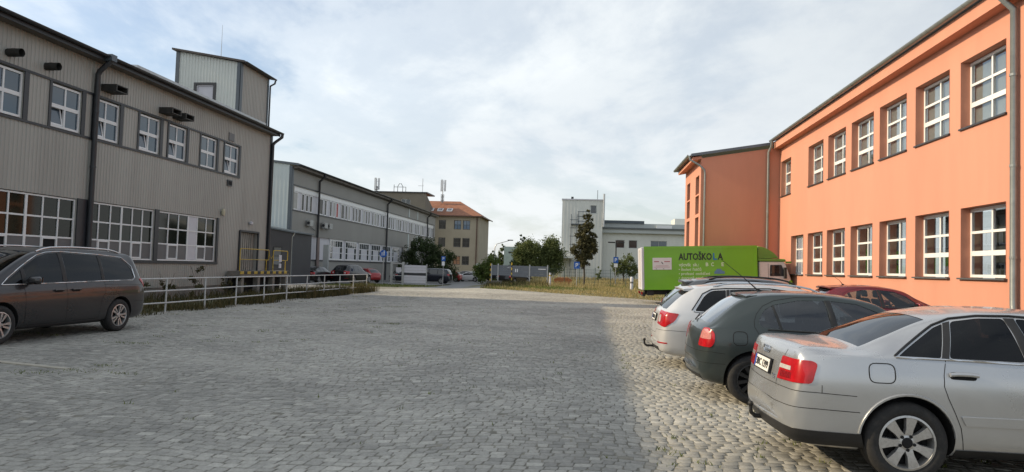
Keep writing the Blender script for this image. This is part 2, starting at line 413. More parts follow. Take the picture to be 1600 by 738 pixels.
class Hull:
    """closed car body lofted from vertical cross-sections; x runs from the rear bumper forward"""
    def __init__(s, sp, nx=96):
        s.sp = sp; L = sp['L']; s.L = L
        e = np.linspace(0, 1, 15) ** 1.6 * 0.2
        xs = np.unique(np.round(np.concatenate([e, np.linspace(0.2, L - 0.2, nx), L - e]), 4))
        s.xs = xs
        I = lambda k: pchip(*zip(*sp[k]), xs)
        zt = I('top'); bl = I('belt'); w = I('w'); wt = I('wt'); zb = I('bot')
        cr = pchip(*zip(*sp.get('crown', [(0, .02), (L, .02)])), xs)
        zsh = np.minimum(bl, zt - 0.014); zb = np.minimum(zb, zsh - 0.03)
        zte = np.maximum(zt - cr, zsh + 0.004)
        wsh = w - sp.get('tuck', 0.055); wt = np.minimum(wt, wsh - 0.02)
        s.zt, s.zsh, s.wsh, s.wt, s.zte, s.w, s.zb = zt, zsh, wsh, wt, zte, w, zb
        H = zsh - zb
        bul = sp.get('bulge', 0.02)
        C = [np.stack([0 * w, zb], 1), np.stack([.82 * w, zb], 1), np.stack([.945 * w, zb + .09 * H], 1), np.stack([.982 * w, zb + .30 * H], 1),
             np.stack([1.0 * w, zb + .58 * H], 1), np.stack([.992 * w, zb + .80 * H], 1), np.stack([wsh + .25 * (w - wsh), zsh - .05 * H], 1), np.stack([wsh, zsh], 1),
             np.stack([(wsh + wt) / 2 + bul * np.clip((zte - zsh) / .3, 0, 1), (zsh + zte) / 2], 1), np.stack([wt + .012, zte - .2 * (zt - zte) - .01 * np.clip((zte - zsh) / .3, 0, 1)], 1),
             np.stack([wt * .93, zte + .35 * (zt - zte)], 1), np.stack([wt * .55, zte + .80 * (zt - zte)], 1), np.stack([0 * w, zt], 1)]
        C = np.stack(C, 1)                                  # stations x ctrl x 2
        K = C.shape[1]; ext = np.concatenate([C[:, 1:2] * [-1, 1], C, C[:, -2:-1] * [-1, 1]], 1)
        sub = [3, 2, 2, 3, 3, 2, 2, 4, 4, 3, 3, 4]
        pts = []
        for k in range(K - 1):
            p0, p1, p2, p3 = ext[:, k], ext[:, k + 1], ext[:, k + 2], ext[:, k + 3]
            for j in range(sub[k]):
                t = j / sub[k]
                if k in (0,): q = p1 + (p2 - p1) * t
                else:
                    # centripetal-ish: limit tangents to the segment length to avoid overshoot
                    seg = np.linalg.norm(p2 - p1, axis=1, keepdims=True) + 1e-6
                    m1 = (p2 - p0); m2 = (p3 - p1)
                    m1 = m1 / (np.linalg.norm(m1, axis=1, keepdims=True) + 1e-6) * seg
                    m2 = m2 / (np.linalg.norm(m2, axis=1, keepdims=True) + 1e-6) * seg
                    q = (2 * t ** 3 - 3 * t * t + 1) * p1 + (t ** 3 - 2 * t * t + t) * m1 + (-2 * t ** 3 + 3 * t * t) * p2 + (t ** 3 - t * t) * m2
                pts.append(q)
        pts.append(C[:, -1])
        half = np.stack(pts, 1); n = half.shape[1]
        ring = np.concatenate([half, half[:, -2:0:-1] * [-1, 1]], 1); m_ = ring.shape[1]
        V = np.empty((len(xs), m_, 3)); V[:, :, 0] = xs[:, None]; V[:, :, 1] = ring[:, :, 0]; V[:, :, 2] = ring[:, :, 1]
        # bow the tail and nose in plan so the ends are curved, not flat
        bow = sp.get('bow', 0.10)
        tr = np.clip(1 - xs / 0.5, 0, 1) ** 1.0; tf = np.clip(1 - (L - xs) / 0.6, 0, 1)
        yy = (V[:, :, 1] / sp['W']) ** 2
        V[:, :, 0] += bow * yy * tr[:, None] * 0.9 - bow * 1.6 * yy * tf[:, None]
        s.v = V.reshape(-1, 3); F = []
        for i in range(len(xs) - 1):
            for k in range(m_):
                a = i * m_ + k; b = i * m_ + (k + 1) % m_
                F.append((a, a + m_, b + m_, b))
        F.append(tuple(range(m_))); F.append(tuple((len(xs) - 1) * m_ + k for k in range(m_ - 1, -1, -1)))
        s.f = F
        s.bvh = BVHTree.FromPolygons([Vector(p) for p in s.v], F)
    def hit(s, mode, a, b, side=1):
        if mode == 'side': o, d = Vector((a, 3 * side, b)), Vector((0, -side, 0))
        elif mode == 'rear': o, d = Vector((-3, a, b)), Vector((1, 0, 0))
        elif mode == 'rcorner': o, d = Vector((a / 2 - 3, side * (a / 2 + 3), b)), Vector((1, -side, 0)).normalized()
        elif mode == 'fcorner': o, d = Vector((s.L - a / 2 + 3, side * (a / 2 + 3), b)), Vector((-1, -side, 0)).normalized()
        elif mode == 'front': o, d = Vector((s.L + 3, a, b)), Vector((-1, 0, 0))
        else: o, d = Vector((a, b, 5)), Vector((0, 0, -1))
        p, nrm, i, dist = s.bvh.ray_cast(o, d)
        if p is None or (mode == 'side' and p.y * side < 0.1):
            q = Vector((a, side * s.sp['W'] * .9, b)) if mode == 'side' else o + d * 3
            p, nrm, i, dist = s.bvh.find_nearest(q)
        if nrm.dot(d) > 0: nrm = -nrm
        return p, nrm
    def patch(s, mb, poly, mode, side=1, off=0.004, n=14, k=8, skirt=0.012, mi=0):
        """project polygon onto the body; a is x (side, top) or y (rear, front)"""
        P = np.array(poly, float); a0, a1 = P[:, 0].min(), P[:, 0].max()
        cols = np.unique(np.round(np.concatenate([np.linspace(a0, a1, n + 1), P[:, 0]]), 5))
        cols = cols[np.concatenate([[True], np.diff(cols) > 1e-4])]
        g = []
        for a in cols:
            aa = min(max(a, a0 + 1e-5), a1 - 1e-5); zs = []
            for i in range(len(P)):
                p, q = P[i], P[(i + 1) % len(P)]
                if (p[0] - aa) * (q[0] - aa) < 0 or p[0] == aa:
                    if abs(q[0] - p[0]) < 1e-9: zs += [p[1], q[1]]
                    else: zs.append(p[1] + (q[1] - p[1]) * (aa - p[0]) / (q[0] - p[0]))
            if not zs: continue
            lo, hi = min(zs), max(zs); row = []
            for j in range(k + 1):
                p, nr = s.hit(mode, a, lo + (hi - lo) * j / k, side)
                row.append((p + nr * off, nr))
            g.append(row)
        base = len(mb.v)
        for row in g:
            for p, nr in row: mb.v.append(tuple(p))
        kk = k + 1
        for i in range(len(g) - 1):
            for j in range(k):
                q = base + i * kk + j
                mb.f.append((q, q + kk, q + kk + 1, q + 1)); mb.m.append(mi)
        if g and len(g) > 1:
            nn = g[len(g) // 2][k // 2][1]; f_ = mb.f[-(len(g) - 1) * k // 2 - 1]
            A, B, C_ = (Vector(mb.v[i]) for i in f_[:3]); D_ = Vector(mb.v[f_[3]])
            if (C_ - A).cross(D_ - B).dot(nn) < 0:
                for q in range((len(g) - 1) * k): mb.f[-1 - q] = mb.f[-1 - q][::-1]
        # skirt
        loop = [(i, 0) for i in range(len(g))] + [(len(g) - 1, j) for j in range(1, kk)] + [(i, k) for i in range(len(g) - 2, -1, -1)] + [(0, j) for j in range(k - 1, 0, -1)]
        nb = len(mb.v)
        for i, j in loop:
            p, nr = g[i][j]; mb.v.append(tuple(p - nr * (off + skirt)))
        for q in range(len(loop)):
            w = (q + 1) % len(loop)
            A = base + loop[q][0] * kk + loop[q][1]; B = base + loop[w][0] * kk + loop[w][1]
            mb.f.append((A, B, nb + w, nb + q)); mb.m.append(mi)
        return mb
    def line(s, path, mode, side=1, off=0.0, step=0.04):
        out = []
        for i in range(len(path) - 1):
            p, q = np.array(path[i], float), np.array(path[i + 1], float)
            nn = max(1, int(np.linalg.norm(q - p) / step))
            for j in range(nn + (1 if i == len(path) - 2 else 0)):
                t = p + (q - p) * j / nn
                h, nr = s.hit(mode, t[0], t[1], side); out.append((h + nr * off, nr))
        return out
    def seam(s, mb, path, mode, side=1, width=0.0052, off=0.0025, closed=False):
        if closed: path = list(path) + [path[0]]
        L_ = s.line(path, mode, side, off)
        base = len(mb.v)
        for i, (p, nr) in enumerate(L_):
            t = (L_[min(i + 1, len(L_) - 1)][0] - L_[max(i - 1, 0)][0]).normalized(); b = nr.cross(t).normalized() * width / 2
            mb.v += [tuple(p - b), tuple(p + b)]
        for i in range(len(L_) - 1):
            q = base + 2 * i; mb.f.append((q, q + 1, q + 3, q + 2)); mb.m.append(0)
        return mb
    def trim(s, mb, path, mode, side=1, r=0.008, off=0.004, closed=False):
        if closed: path = list(path) + [path[0]]
        L_ = s.line(path, mode, side, off, 0.06)
        mb.tube([p for p, _ in L_], r, 6); return mb

RIMS = {}
def rim_mesh(style, r, mats):
    key = (style, round(r, 3))
    if key in RIMS: return RIMS[key]
    mb = MB()
    rr = r
    mb.lathe([(rr, -.012), (rr + .004, .006), (rr - .012, .010), (rr - .018, -.004), (rr - .026, -.07), (rr - .03, -.12)], 40)
    mb.lathe([(rr - .028, -.075), (0.02, -.075), (0.0, -.075)], 24, mi=1)
    mb.lathe([(rr * .62, -.058), (rr * .62, -.07), (.0, -.07)], 24, mi=1)
    n, w0, w1, y0, y1 = {'seven': (7, .058, .088, -.012, .002), 'ten': (10, .030, .046, -.014, .002), 'cover': (10, .04, .05, -.02, -.004), 'five': (5, .075, .10, -.012, .002)}[style]
    for k in range(n):
        a = 2 * math.pi * k / n + (math.pi / 2)
        if style == 'ten': a += 0.10 * (1 if k % 2 else -1)
        ca, sa = math.cos(a), math.sin(a)
        pr = [(.035, -w0 / 2), (rr * .5, -w0 * .46), (rr - .014, -w1 / 2), (rr - .010, w1 / 2), (rr * .5, w0 * .46), (.035, w0 / 2)]
        V = []
        for j, (u, v) in enumerate(pr):
            V.append((u * ca - v * sa, y1 + (-.010 if j in (0, 5) else 0), u * sa + v * ca))
        for j, (u, v) in enumerate(pr):
            v2 = v * 1.12
            V.append((u * ca - v2 * sa, y0 - .025, u * sa + v2 * ca))
        F = [(0, 1, 4, 5), (1, 2, 3, 4)] + [(j, (j + 1) % 6, 6 + (j + 1) % 6, 6 + j) for j in range(6)]
        mb.add(V, F)
    mb.lathe([(rr * .30, -.03), (rr * .29, -.006), (rr * .20, .0)], 20)
    mb.lathe([(rr * .20, .0), (rr * .16, .006), (.0, .007)], 16, mi=1 if style in ('cover', 'seven') else 0)
    for k in range(5):
        a = 2 * math.pi * k / 5 + math.pi / 2; q = rr * .265
        mb.lathe([(.013, -.02), (.013, .0035), (0, .0035)], 8, c=(q * math.cos(a), 0, q * math.sin(a)), mi=1)
    me_o = mb.build('rim', mats)
    me = me_o.data; smooth_auto(me_o, 30); bpy.data.objects.remove(me_o)
    RIMS[key] = me
    return me
TYRES = {}
def tyre_mesh(r, rim_r, wd):
    key = (round(r, 3), round(rim_r, 3), round(wd, 3))
    if key in TYRES: return TYRES[key]
    mb = MB(); h = wd
    mb.lathe([(rim_r - .005, -.012), (rim_r + .006, .004), (rim_r + .03, .012), (r - .055, .014), (r - .022, .004), (r - .006, -.014), (r, -.035),
              (r, -h * .45), (r - .012, -h * .46), (r - .012, -h * .5), (r, -h * .51), (r, -h + .035), (r - .02, -h), (rim_r, -h)], 48)
    o = mb.build('tyre', RUBBER); smooth_auto(o, 40); me = o.data; bpy.data.objects.remove(o)
    TYRES[key] = me
    return me

def car(name, label, cat, sp, pt, loc, heading, rim='seven', rimmats=None, detail=2, glass=None, rearglass=None, group=None, plate=None, hitch=False, steer=0.0, scale=None, flat=None):
    """detail 2: cut windows with a cabin inside, seams, handles; 1: glass laid on the body"""
    root = thing(name, label, cat, loc, heading, group)
    if scale: root.scale = scale
    key = sp['key']
    h = Hull(sp, 96 if detail == 2 else 46)
    gside = glass or GLASS; grear = rearglass or gside
    if detail < 2: gside = grear = GLASSFAR
    # --- body with wheel wells (and cabin)
    tmp = MB(); tmp.v = [tuple(p) for p in h.v]; tmp.f = h.f; tmp.m = [0] * len(h.f)
    body = tmp.build('body', [pt, DARK], root)
    cut = []
    def cutter(mb, mi=1):
        o = mb.build('cutter', [pt, DARK], root); o.data.polygons.foreach_set('material_index', [mi] * len(o.data.polygons))
        md = body.modifiers.new('b', 'BOOLEAN'); md.operation = 'DIFFERENCE'; md.solver = 'EXACT'; md.object = o; cut.append(o)
    r = sp['wr']
    for ax in sp['axles']:
        for sgn in (-1, 1):
            mb = MB(); y0, y1 = sgn * (sp['W'] - .30), sgn * (sp['W'] + .2)
            ring = [(ax + (r + .045) * math.cos(t), r * 1.0 + .012 + (r + .048) * math.sin(t)) for t in np.linspace(-.35, math.pi + .35, 33)] 
            ring += [(ax - (r + .04), -.3), (ax + (r + .04), -.3)]
            mb.prism(ring, 1, min(y0, y1), max(y0, y1)); cutter(mb)
    if detail == 2:
        zc = sp.get('cab', None)
        xs, zt = h.xs, h.zt
        ok = [i for i in range(len(xs)) if zt[i] - .05 > pchip(*zip(*sp['belt']), xs[i]) + .10 and xs[i] > sp.get('cabx0', .3)]
        idx = ok[::3] + ([ok[-1]] if ok[-1] != ok[::3][-1] else [])
        mb = MB(); nR = 10
        for i in idx:
            zs = float(pchip(*zip(*sp['belt']), xs[i])); wS = h.wsh[i] - .075; wT = h.wt[i] - .05; ze = max(h.zte[i] - .045, zs + .03); zz = h.zt[i] - .045
            half = [(0, zs - .42), (wS, zs - .42), (wS, zs), (wT, ze), (wT * .5, ze + .7 * (zz - ze))]
            ringp = half + [(0, zz)] + [(-a, b) for a, b in half[:0:-1]]
            mb.v += [(xs[i], a, b) for a, b in ringp]
        for q in range(len(idx) - 1):
            for k in range(nR):
                a = q * nR + k; b = q * nR + (k + 1) % nR; mb.f.append((a, b, b + nR, a + nR)); mb.m.append(1)
        mb.f.append(tuple(range(nR - 1, -1, -1))); mb.f.append(tuple((len(idx) - 1) * nR + k for k in range(nR))); mb.m += [1, 1]
        cutter(mb)
        for poly in sp['side_windows']:
            mb = MB().prism(poly, 1, -2, 2); cutter(mb)
        if 'screen' in sp:
            mb = MB().prism(sp['screen'], 2, sp['screen_z'], 2.2); cutter(mb)
        if 'rear_top' in sp:
            mb = MB().prism(sp['rear_top'], 2, sp['rear_top_z'], 2.2); cutter(mb)
        if 'rear_back' in sp:
            mb = MB().prism(sp['rear_back'], 0, -1, sp['rear_back_x']); cutter(mb)
    dg = bpy.context.evaluated_depsgraph_get(); dg.update()
    me = bpy.data.meshes.new_from_object(body.evaluated_get(dg))
    body.modifiers.clear(); old = body.data; body.data = me; bpy.data.meshes.remove(old)
    for o in cut: bpy.data.objects.remove(o)
    smooth_auto(body, 32)
    # --- glass
    for poly in sp['side_windows']:
        for sgn in (-1, 1):
            mb = MB(); P = np.array(poly); c = P.mean(0); big = c + (P - c) * (1 + 0.012 / np.maximum(.05, np.linalg.norm(P - c, axis=1, keepdims=True)))
            h.patch(mb, big, 'side', sgn, -0.004 if detail == 2 else .004, 12 if detail == 2 else 6, 6 if detail == 2 else 3, 0.0 if detail == 2 else .02)
            smooth_auto(mb.build('side_window', gside if c[0] > sp.get('tint_x', -1) else grear, body, recalc=False), 60)
    if 'screen' in sp:
        mb = MB(); h.patch(mb, sp['screen'], 'top', 1, -0.003 if detail == 2 else .006, 14, 10, 0); smooth_auto(mb.build('windscreen', GLASSWS if detail == 2 else GLASSFAR, body, recalc=False), 60)
    if 'rear_top' in sp:
        mb = MB(); h.patch(mb, sp['rear_top'], 'top', 1, -0.003 if detail == 2 else .006, 14, 10, 0); smooth_auto(mb.build('rear_window', grear, body, recalc=False), 60)
    if 'rear_back' in sp:
        mb = MB(); h.patch(mb, sp['rear_back'], 'rear', 1, -0.003 if detail == 2 else .006, 14, 8, 0); smooth_auto(mb.build('rear_window', grear, body, recalc=False), 60)
    # --- lamps
    for sgn in (-1, 1):
        for lm in sp['tail']:
            mb = MB()
            h.patch(mb, lm['c'], 'rcorner', sgn, lm.get('off', .010), 14, 7, .03)
            smooth_auto(mb.build('taillight', {'red': REDLENS, 'clear': CLEARLENS, 'pink': PINKLENS, 'deep': DEEPLENS}[lm['m']], root, recalc=False), 50)
        for lm in sp['head']:
            mb = MB()
            h.patch(mb, lm['c'], 'fcorner', sgn, .008, 12, 5, .03)
            smooth_auto(mb.build('headlight', HEADLENS, root, recalc=False), 50)
    mb = MB()
    for mode, poly in sp.get('cladding', []):
        if mode == 'side':
            for sgn in (-1, 1): h.patch(mb, poly, 'side', sgn, .006, 16, 4, .03)
        elif mode == 'rcorner':
            for sgn in (-1, 1): h.patch(mb, poly, 'rcorner', sgn, .006, 20, 4, .03)
        else: h.patch(mb, poly, mode, 1, .006, 16, 4, .03)
    for o_ in (mb.build_split('lower_cladding', BLACK, root, recalc=False) if mb.v else []): smooth_auto(o_, 50)
    mb = MB()
    for poly in sp.get('body_strips', []):
        for sgn in (-1, 1): h.patch(mb, poly, 'side', sgn, .014, 14, 2, .03)
    for o_ in (mb.build_split('side_strip', pt, root, recalc=False) if mb.v else []): smooth_auto(o_, 40)
    mb = MB()
    for sgn in (-1, 1):
        for poly in sp.get('pillars', []): h.patch(mb, poly, 'side', sgn, .004, 4, 8, .02)
    for o_ in (mb.build_split('window_pillar', BLACK, body, recalc=False) if mb.v else []): smooth_auto(o_, 50)
    # --- lines, trims, handles
    if detail == 2:
        mb = MB()
        for mode, path in sp.get('seams', []):
            for sgn in ((-1, 1) if mode in ('side', 'rcorner') else (1,)): h.seam(mb, path, mode, sgn)
        if mb.v: mb.build('panel_gaps', SEAM, body, recalc=False)['kind'] = 'stuff'
        mb = MB()
        for path in sp.get('chrome', []):
            for sgn in (-1, 1): h.trim(mb, path, 'side', sgn, .009, .006)
        for o_ in (mb.build_split('window_trim', CHROME, body) if mb.v else []): smooth_auto(o_, 60)
        mb = MB()
        for path in sp.get('rubber', []):
            for sgn in (-1, 1): h.trim(mb, path, 'side', sgn, .010, .004)
        for o_ in (mb.build_split('window_seal', BLACK, body) if mb.v else []): smooth_auto(o_, 60)
        for (hx, hz) in sp.get('handles', []):
            for sgn in (-1, 1):
                mb = MB(); h.patch(mb, rounded([(hx - .10, hz - .026), (hx + .10, hz - .030), (hx + .10, hz + .026), (hx - .10, hz + .030)], .03, 3), 'side', sgn, .003, 8, 4, .01)
                rec = mb.build('door_handle', DARK, root, recalc=False)
                mb = MB(); L_ = h.line([(hx - .105, hz + .006), (hx - .05, hz + .012), (hx + .05, hz + .012), (hx + .105, hz + .006)], 'side', sgn, .022, .03)
                mb.tube([p for p, _ in L_], .017, 8); smooth_auto(mb.build('grip', pt, rec), 50)
        if 'flap' in sp:
            x, z, a, b = sp['flap']; poly = rounded([(x - a, z - b), (x + a, z - b), (x + a, z + b), (x - a, z + b)], min(a, b) * .75, 5)
            mb = MB(); h.seam(mb, poly, 'side', sp.get('flap_side', -1), .008, .003, True); mb.build('fuel_flap', SEAM, body, recalc=False)
        if 'mirror' in sp:
            x, z = sp['mirror']
            for sgn in (-1, 1):
                p, nr = h.hit('side', x, z, sgn); mb = MB()
                c = Vector((x - .02, sgn * (abs(p.y) + .14), z + .04))
                bm = bmesh.new(); bmesh.ops.create_icosphere(bm, subdivisions=3, radius=1)
                for v in bm.verts:
                    q = v.co; e = .62
                    q = Vector([math.copysign(abs(t) ** e, t) for t in q]); 
                    v.co = Vector((q.x * .075 * (1 - .25 * q.y * sgn), q.y * .115, q.z * .07 * (1 - .15 * q.x))) + c
                me2 = bpy.data.meshes.new('mirror'); bm.to_mesh(me2); bm.free(); me2.materials.append(pt)
                mo = smooth_auto(link('door_mirror', me2, root), 60)
                mb = MB(); mb.tube([(x + .02, p.y, z - .01), (x, c.y, z + .0)], [.03, .022], 8); mb.build('arm', BLACK, mo)
                mb = MB(); mb.box(x - .105, x - .098, c.y - .085, c.y + .085, z - .005, z + .09); mb.build('mirror_glass', GLASSFAR, mo)
        # cabin: seats, wheel, dashboard
        cb = sp['cabin']
        for (sx, ys, back) in cb['seats']:
            for y in ys:
                mb = MB(); zs = cb['z']
                mb.box(sx, sx + .5, y - .24, y + .24, zs - .25, zs)
                mb.prism([(sx + .04, zs - .05), (sx + .16, zs - .05), (sx - .08, zs + back), (sx - .17, zs + back)], 1, y - .23, y + .23)
                mb.prism([(sx - .15, zs + back + .03), (sx - .07, zs + back + .03), (sx - .10, zs + back + .19), (sx - .17, zs + back + .19)], 1, y - .13, y + .13)
                mb.build('seat', SEAT, root, bevel=.025)
        dx = cb['dash']; mb = MB(); mb.prism([(dx, cb['z'] - .1), (dx, cb['z'] + .26), (dx + .25, cb['z'] + .32), (dx + .5, cb['z'] + .30), (dx + .5, cb['z'] - .1)], 1, -sp['W'] + .2, sp['W'] - .2)
        mb.build('dashboard', SEAT, root)
        mb = MB(); ring = [(dx - .10 + .06 * math.sin(t), .36 + .18 * math.cos(t), cb['z'] + .20 + .17 * math.sin(t)) for t in np.linspace(0, 2 * math.pi, 21)]
        mb.tube(ring, .016, 6); mb.tube([(dx - .10, .19, cb['z'] + .2), (dx - .10, .53, cb['z'] + .2)], .018, 6); mb.build('steering_wheel', BLACK, root)
    # --- wheels
    rimr = sp['rim']
    tm = tyre_mesh(r, rimr, .205); rm = rim_mesh(rim, rimr, rimmats or [ALLOY, DARK])
    for ax in sp['axles']:
        for sgn in (-1, 1):
            w = link('wheel', tm, root, (ax, sgn * (sp['W'] - .025), r), (0, random.uniform(0, 1.2), 0 if sgn > 0 else math.pi))
            link('rim', rm, w)
    # --- plate
    if plate is not None:
        y0, z0, pw, txt = plate
        a, na = h.hit('rear', y0, z0 - .05); b, nb_ = h.hit('rear', y0, z0 + .05)
        tilt = math.atan2(b.x - a.x, b.z - a.z)
        po = MB().box(-.006, .010, -pw / 2 - .012, pw / 2 + .012, -.068, .068).build('number_plate', BLACK, root, ((a.x + b.x) / 2 - .012, y0, z0))
        po.rotation_euler = (0, tilt, 0)
        MB().box(-.010, -.006, -pw / 2, pw / 2, -.056, .056).build('plate_face', PLATE, po)
        MB().box(-.013, -.0105, pw / 2 - .042, pw / 2, -.056, .056).build('plate_band', PLATEBLUE, po)
        lettering(txt, .095, INK, po, (-.0125, pw / 2 - .058, -.033), (math.pi / 2, 0, -math.pi / 2), width=pw - .085, bold=.0005)
    if hitch:
        mb = MB(); q_ = -.06 if hitch is True else 0.0
        mb.tube([(.35, 0, .33), (.07, 0, .31), (-.02 + q_, 0, .31), (-.06 + q_, 0, .34), (-.065 + q_, 0, .40)], [.022, .022, .021, .018, .015], 8)
        ho = mb.build('tow_hook', BLACK, root)
        mb = MB(); mb.lathe([(0, .028)] + [(.027 * math.sin(t), .027 * math.cos(t)) for t in np.linspace(.2, 2.8, 8)], 10, 'z', (-.065 + q_, 0, .42)); mb.build('ball', BLACK, ho)
        smooth_auto(ho, 50)
    return root, h, body

def flip(poly): return [(a, b) for a, b in poly]
SEDAN = dict(key='sedan', L=4.48, W=.866, wr=.315, rim=.212, axles=(.95, 3.567), tuck=.050,
    top=[(0, .56), (.02, .64), (.05, .80), (.085, .945), (.12, 1.01), (.2, 1.035), (.35, 1.038), (.54, 1.03), (.62, 1.04), (.85, 1.135), (1.2, 1.285), (1.4, 1.335), (1.7, 1.375), (2.0, 1.38), (2.3, 1.36), (2.55, 1.31), (2.85, 1.15), (3.05, 1.005), (3.15, .97), (3.9, .89), (4.25, .80), (4.40, .70), (4.46, .60), (4.48, .52)],
    belt=[(0, .52), (.05, .76), (.09, .89), (.15, .945), (.7, .972), (1.5, .970), (2.8, .925), (3.2, .88), (4.2, .74), (4.48, .48)],
    w=[(0, .66), (.02, .735), (.06, .79), (.15, .825), (.4, .85), (.95, .866), (2.2, .866), (3.6, .86), (4.1, .83), (4.35, .76), (4.45, .66), (4.48, .55)],
    wt=[(0, .55), (.1, .70), (.45, .70), (.62, .66), (1.25, .555), (2.0, .565), (2.5, .565), (2.95, .64), (3.3, .70), (4.2, .66), (4.48, .45)],
    bot=[(0, .40), (.04, .29), (.12, .245), (.4, .22), (.95, .2), (3.6, .2), (4.2, .2), (4.44, .26), (4.48, .4)],
    crown=[(0, .02), (.5, .025), (1.3, .055), (2.4, .055), (3.0, .05), (3.3, .04), (4.48, .03)],
    side_windows=[rounded([(.90, .988), (1.215, .986), (1.33, 1.245), (1.255, 1.213)], .015), rounded([(1.28, .986), (1.845, .978), (1.80, 1.305), (1.6, 1.300), (1.395, 1.265)], .03), rounded([(1.935, .976), (2.80, .948), (2.72, 1.0), (2.45, 1.212), (2.3, 1.282), (1.885, 1.306)], .03)],
    screen=[(2.52, -.50), (3.02, -.61), (3.02, .61), (2.52, .50)], screen_z=1.02,
    rear_top=[(.66, -.585), (1.23, -.47), (1.23, .47), (.66, .585)], rear_top_z=.99, cabx0=.66,
    tail=[dict(m='red', c=rounded([(.50, .725), (1.06, .742), (1.085, .895), (1.03, .92), (.56, .92)], [.01, .04, .05, .04, .02]), off=.009), dict(m='deep', c=[(.56, .75), (.80, .755), (.80, .805), (.57, .805)], off=.011), dict(m='clear', c=[(.53, .820), (.78, .822), (.78, .855), (.54, .855)], off=.0125)],
    head=[dict(c=[(.45, .62), (1.02, .62), (1.10, .74), (.50, .73)])],
    cladding=[('rear', [(-.50, .255), (.50, .255), (.50, .375), (-.50, .375)]), ('rcorner', [(.53, .255), (1.44, .25), (1.44, .362), (.53, .375)]), ('side', [(1.32, .2), (3.2, .2), (3.2, .275), (1.32, .275)])],
    body_strips=[rounded([(1.375, .475), (1.875, .475), (1.875, .545), (1.34, .545)], .012), [(1.89, .475), (2.84, .475), (2.83, .545), (1.89, .545)]],
    pillars=[[(1.85, .972), (1.93, .972), (1.88, 1.308), (1.80, 1.308)], [(1.22, .982), (1.275, .982), (1.39, 1.266), (1.335, 1.25)]],
    seams=[('rear', [(-.5, .675), (.5, .675)]), ('rcorner', [(.52, .675), (1.1, .675), (1.42, .662)]), ('rear', [(-.5, .545), (.5, .545)]), ('rcorner', [(.52, .545), (1.1, .545), (1.44, .535)]), ('side', [(1.245, .975), (1.218, .86), (1.215, .77), (1.245, .68), (1.30, .56), (1.345, .45), (1.375, .28)]),
           ('side', [(1.89, .97), (1.882, .6), (1.90, .28)]), ('side', [(2.86, .94), (2.85, .6), (2.84, .28)]), ('rear', [(-.425, .675), (-.425, .74), (-.50, .98)]), ('rear', [(.425, .675), (.425, .74), (.50, .98)]), ('side', [(.30, .735), (.30, .67)]), ('top', [(.14, .64), (.5, .64)]), ('top', [(.14, -.64), (.5, -.64)])],
    chrome=[[(.87, .976), (1.28, .974), (1.9, .963), (2.82, .935)]], rubber=[[(.87, .988), (1.25, 1.230), (1.39, 1.287), (1.6, 1.318), (1.85, 1.325), (2.3, 1.304), (2.5, 1.205), (2.82, .955)]],
    handles=[(1.36, .855), (2.12, .845)], flap=(.755, .852, .098, .075), mirror=(2.62, 1.0), cabin=dict(z=.62, seats=[(1.95, (-.36, .36), .50), (1.36, (-.36, .36), .34)], dash=2.65))
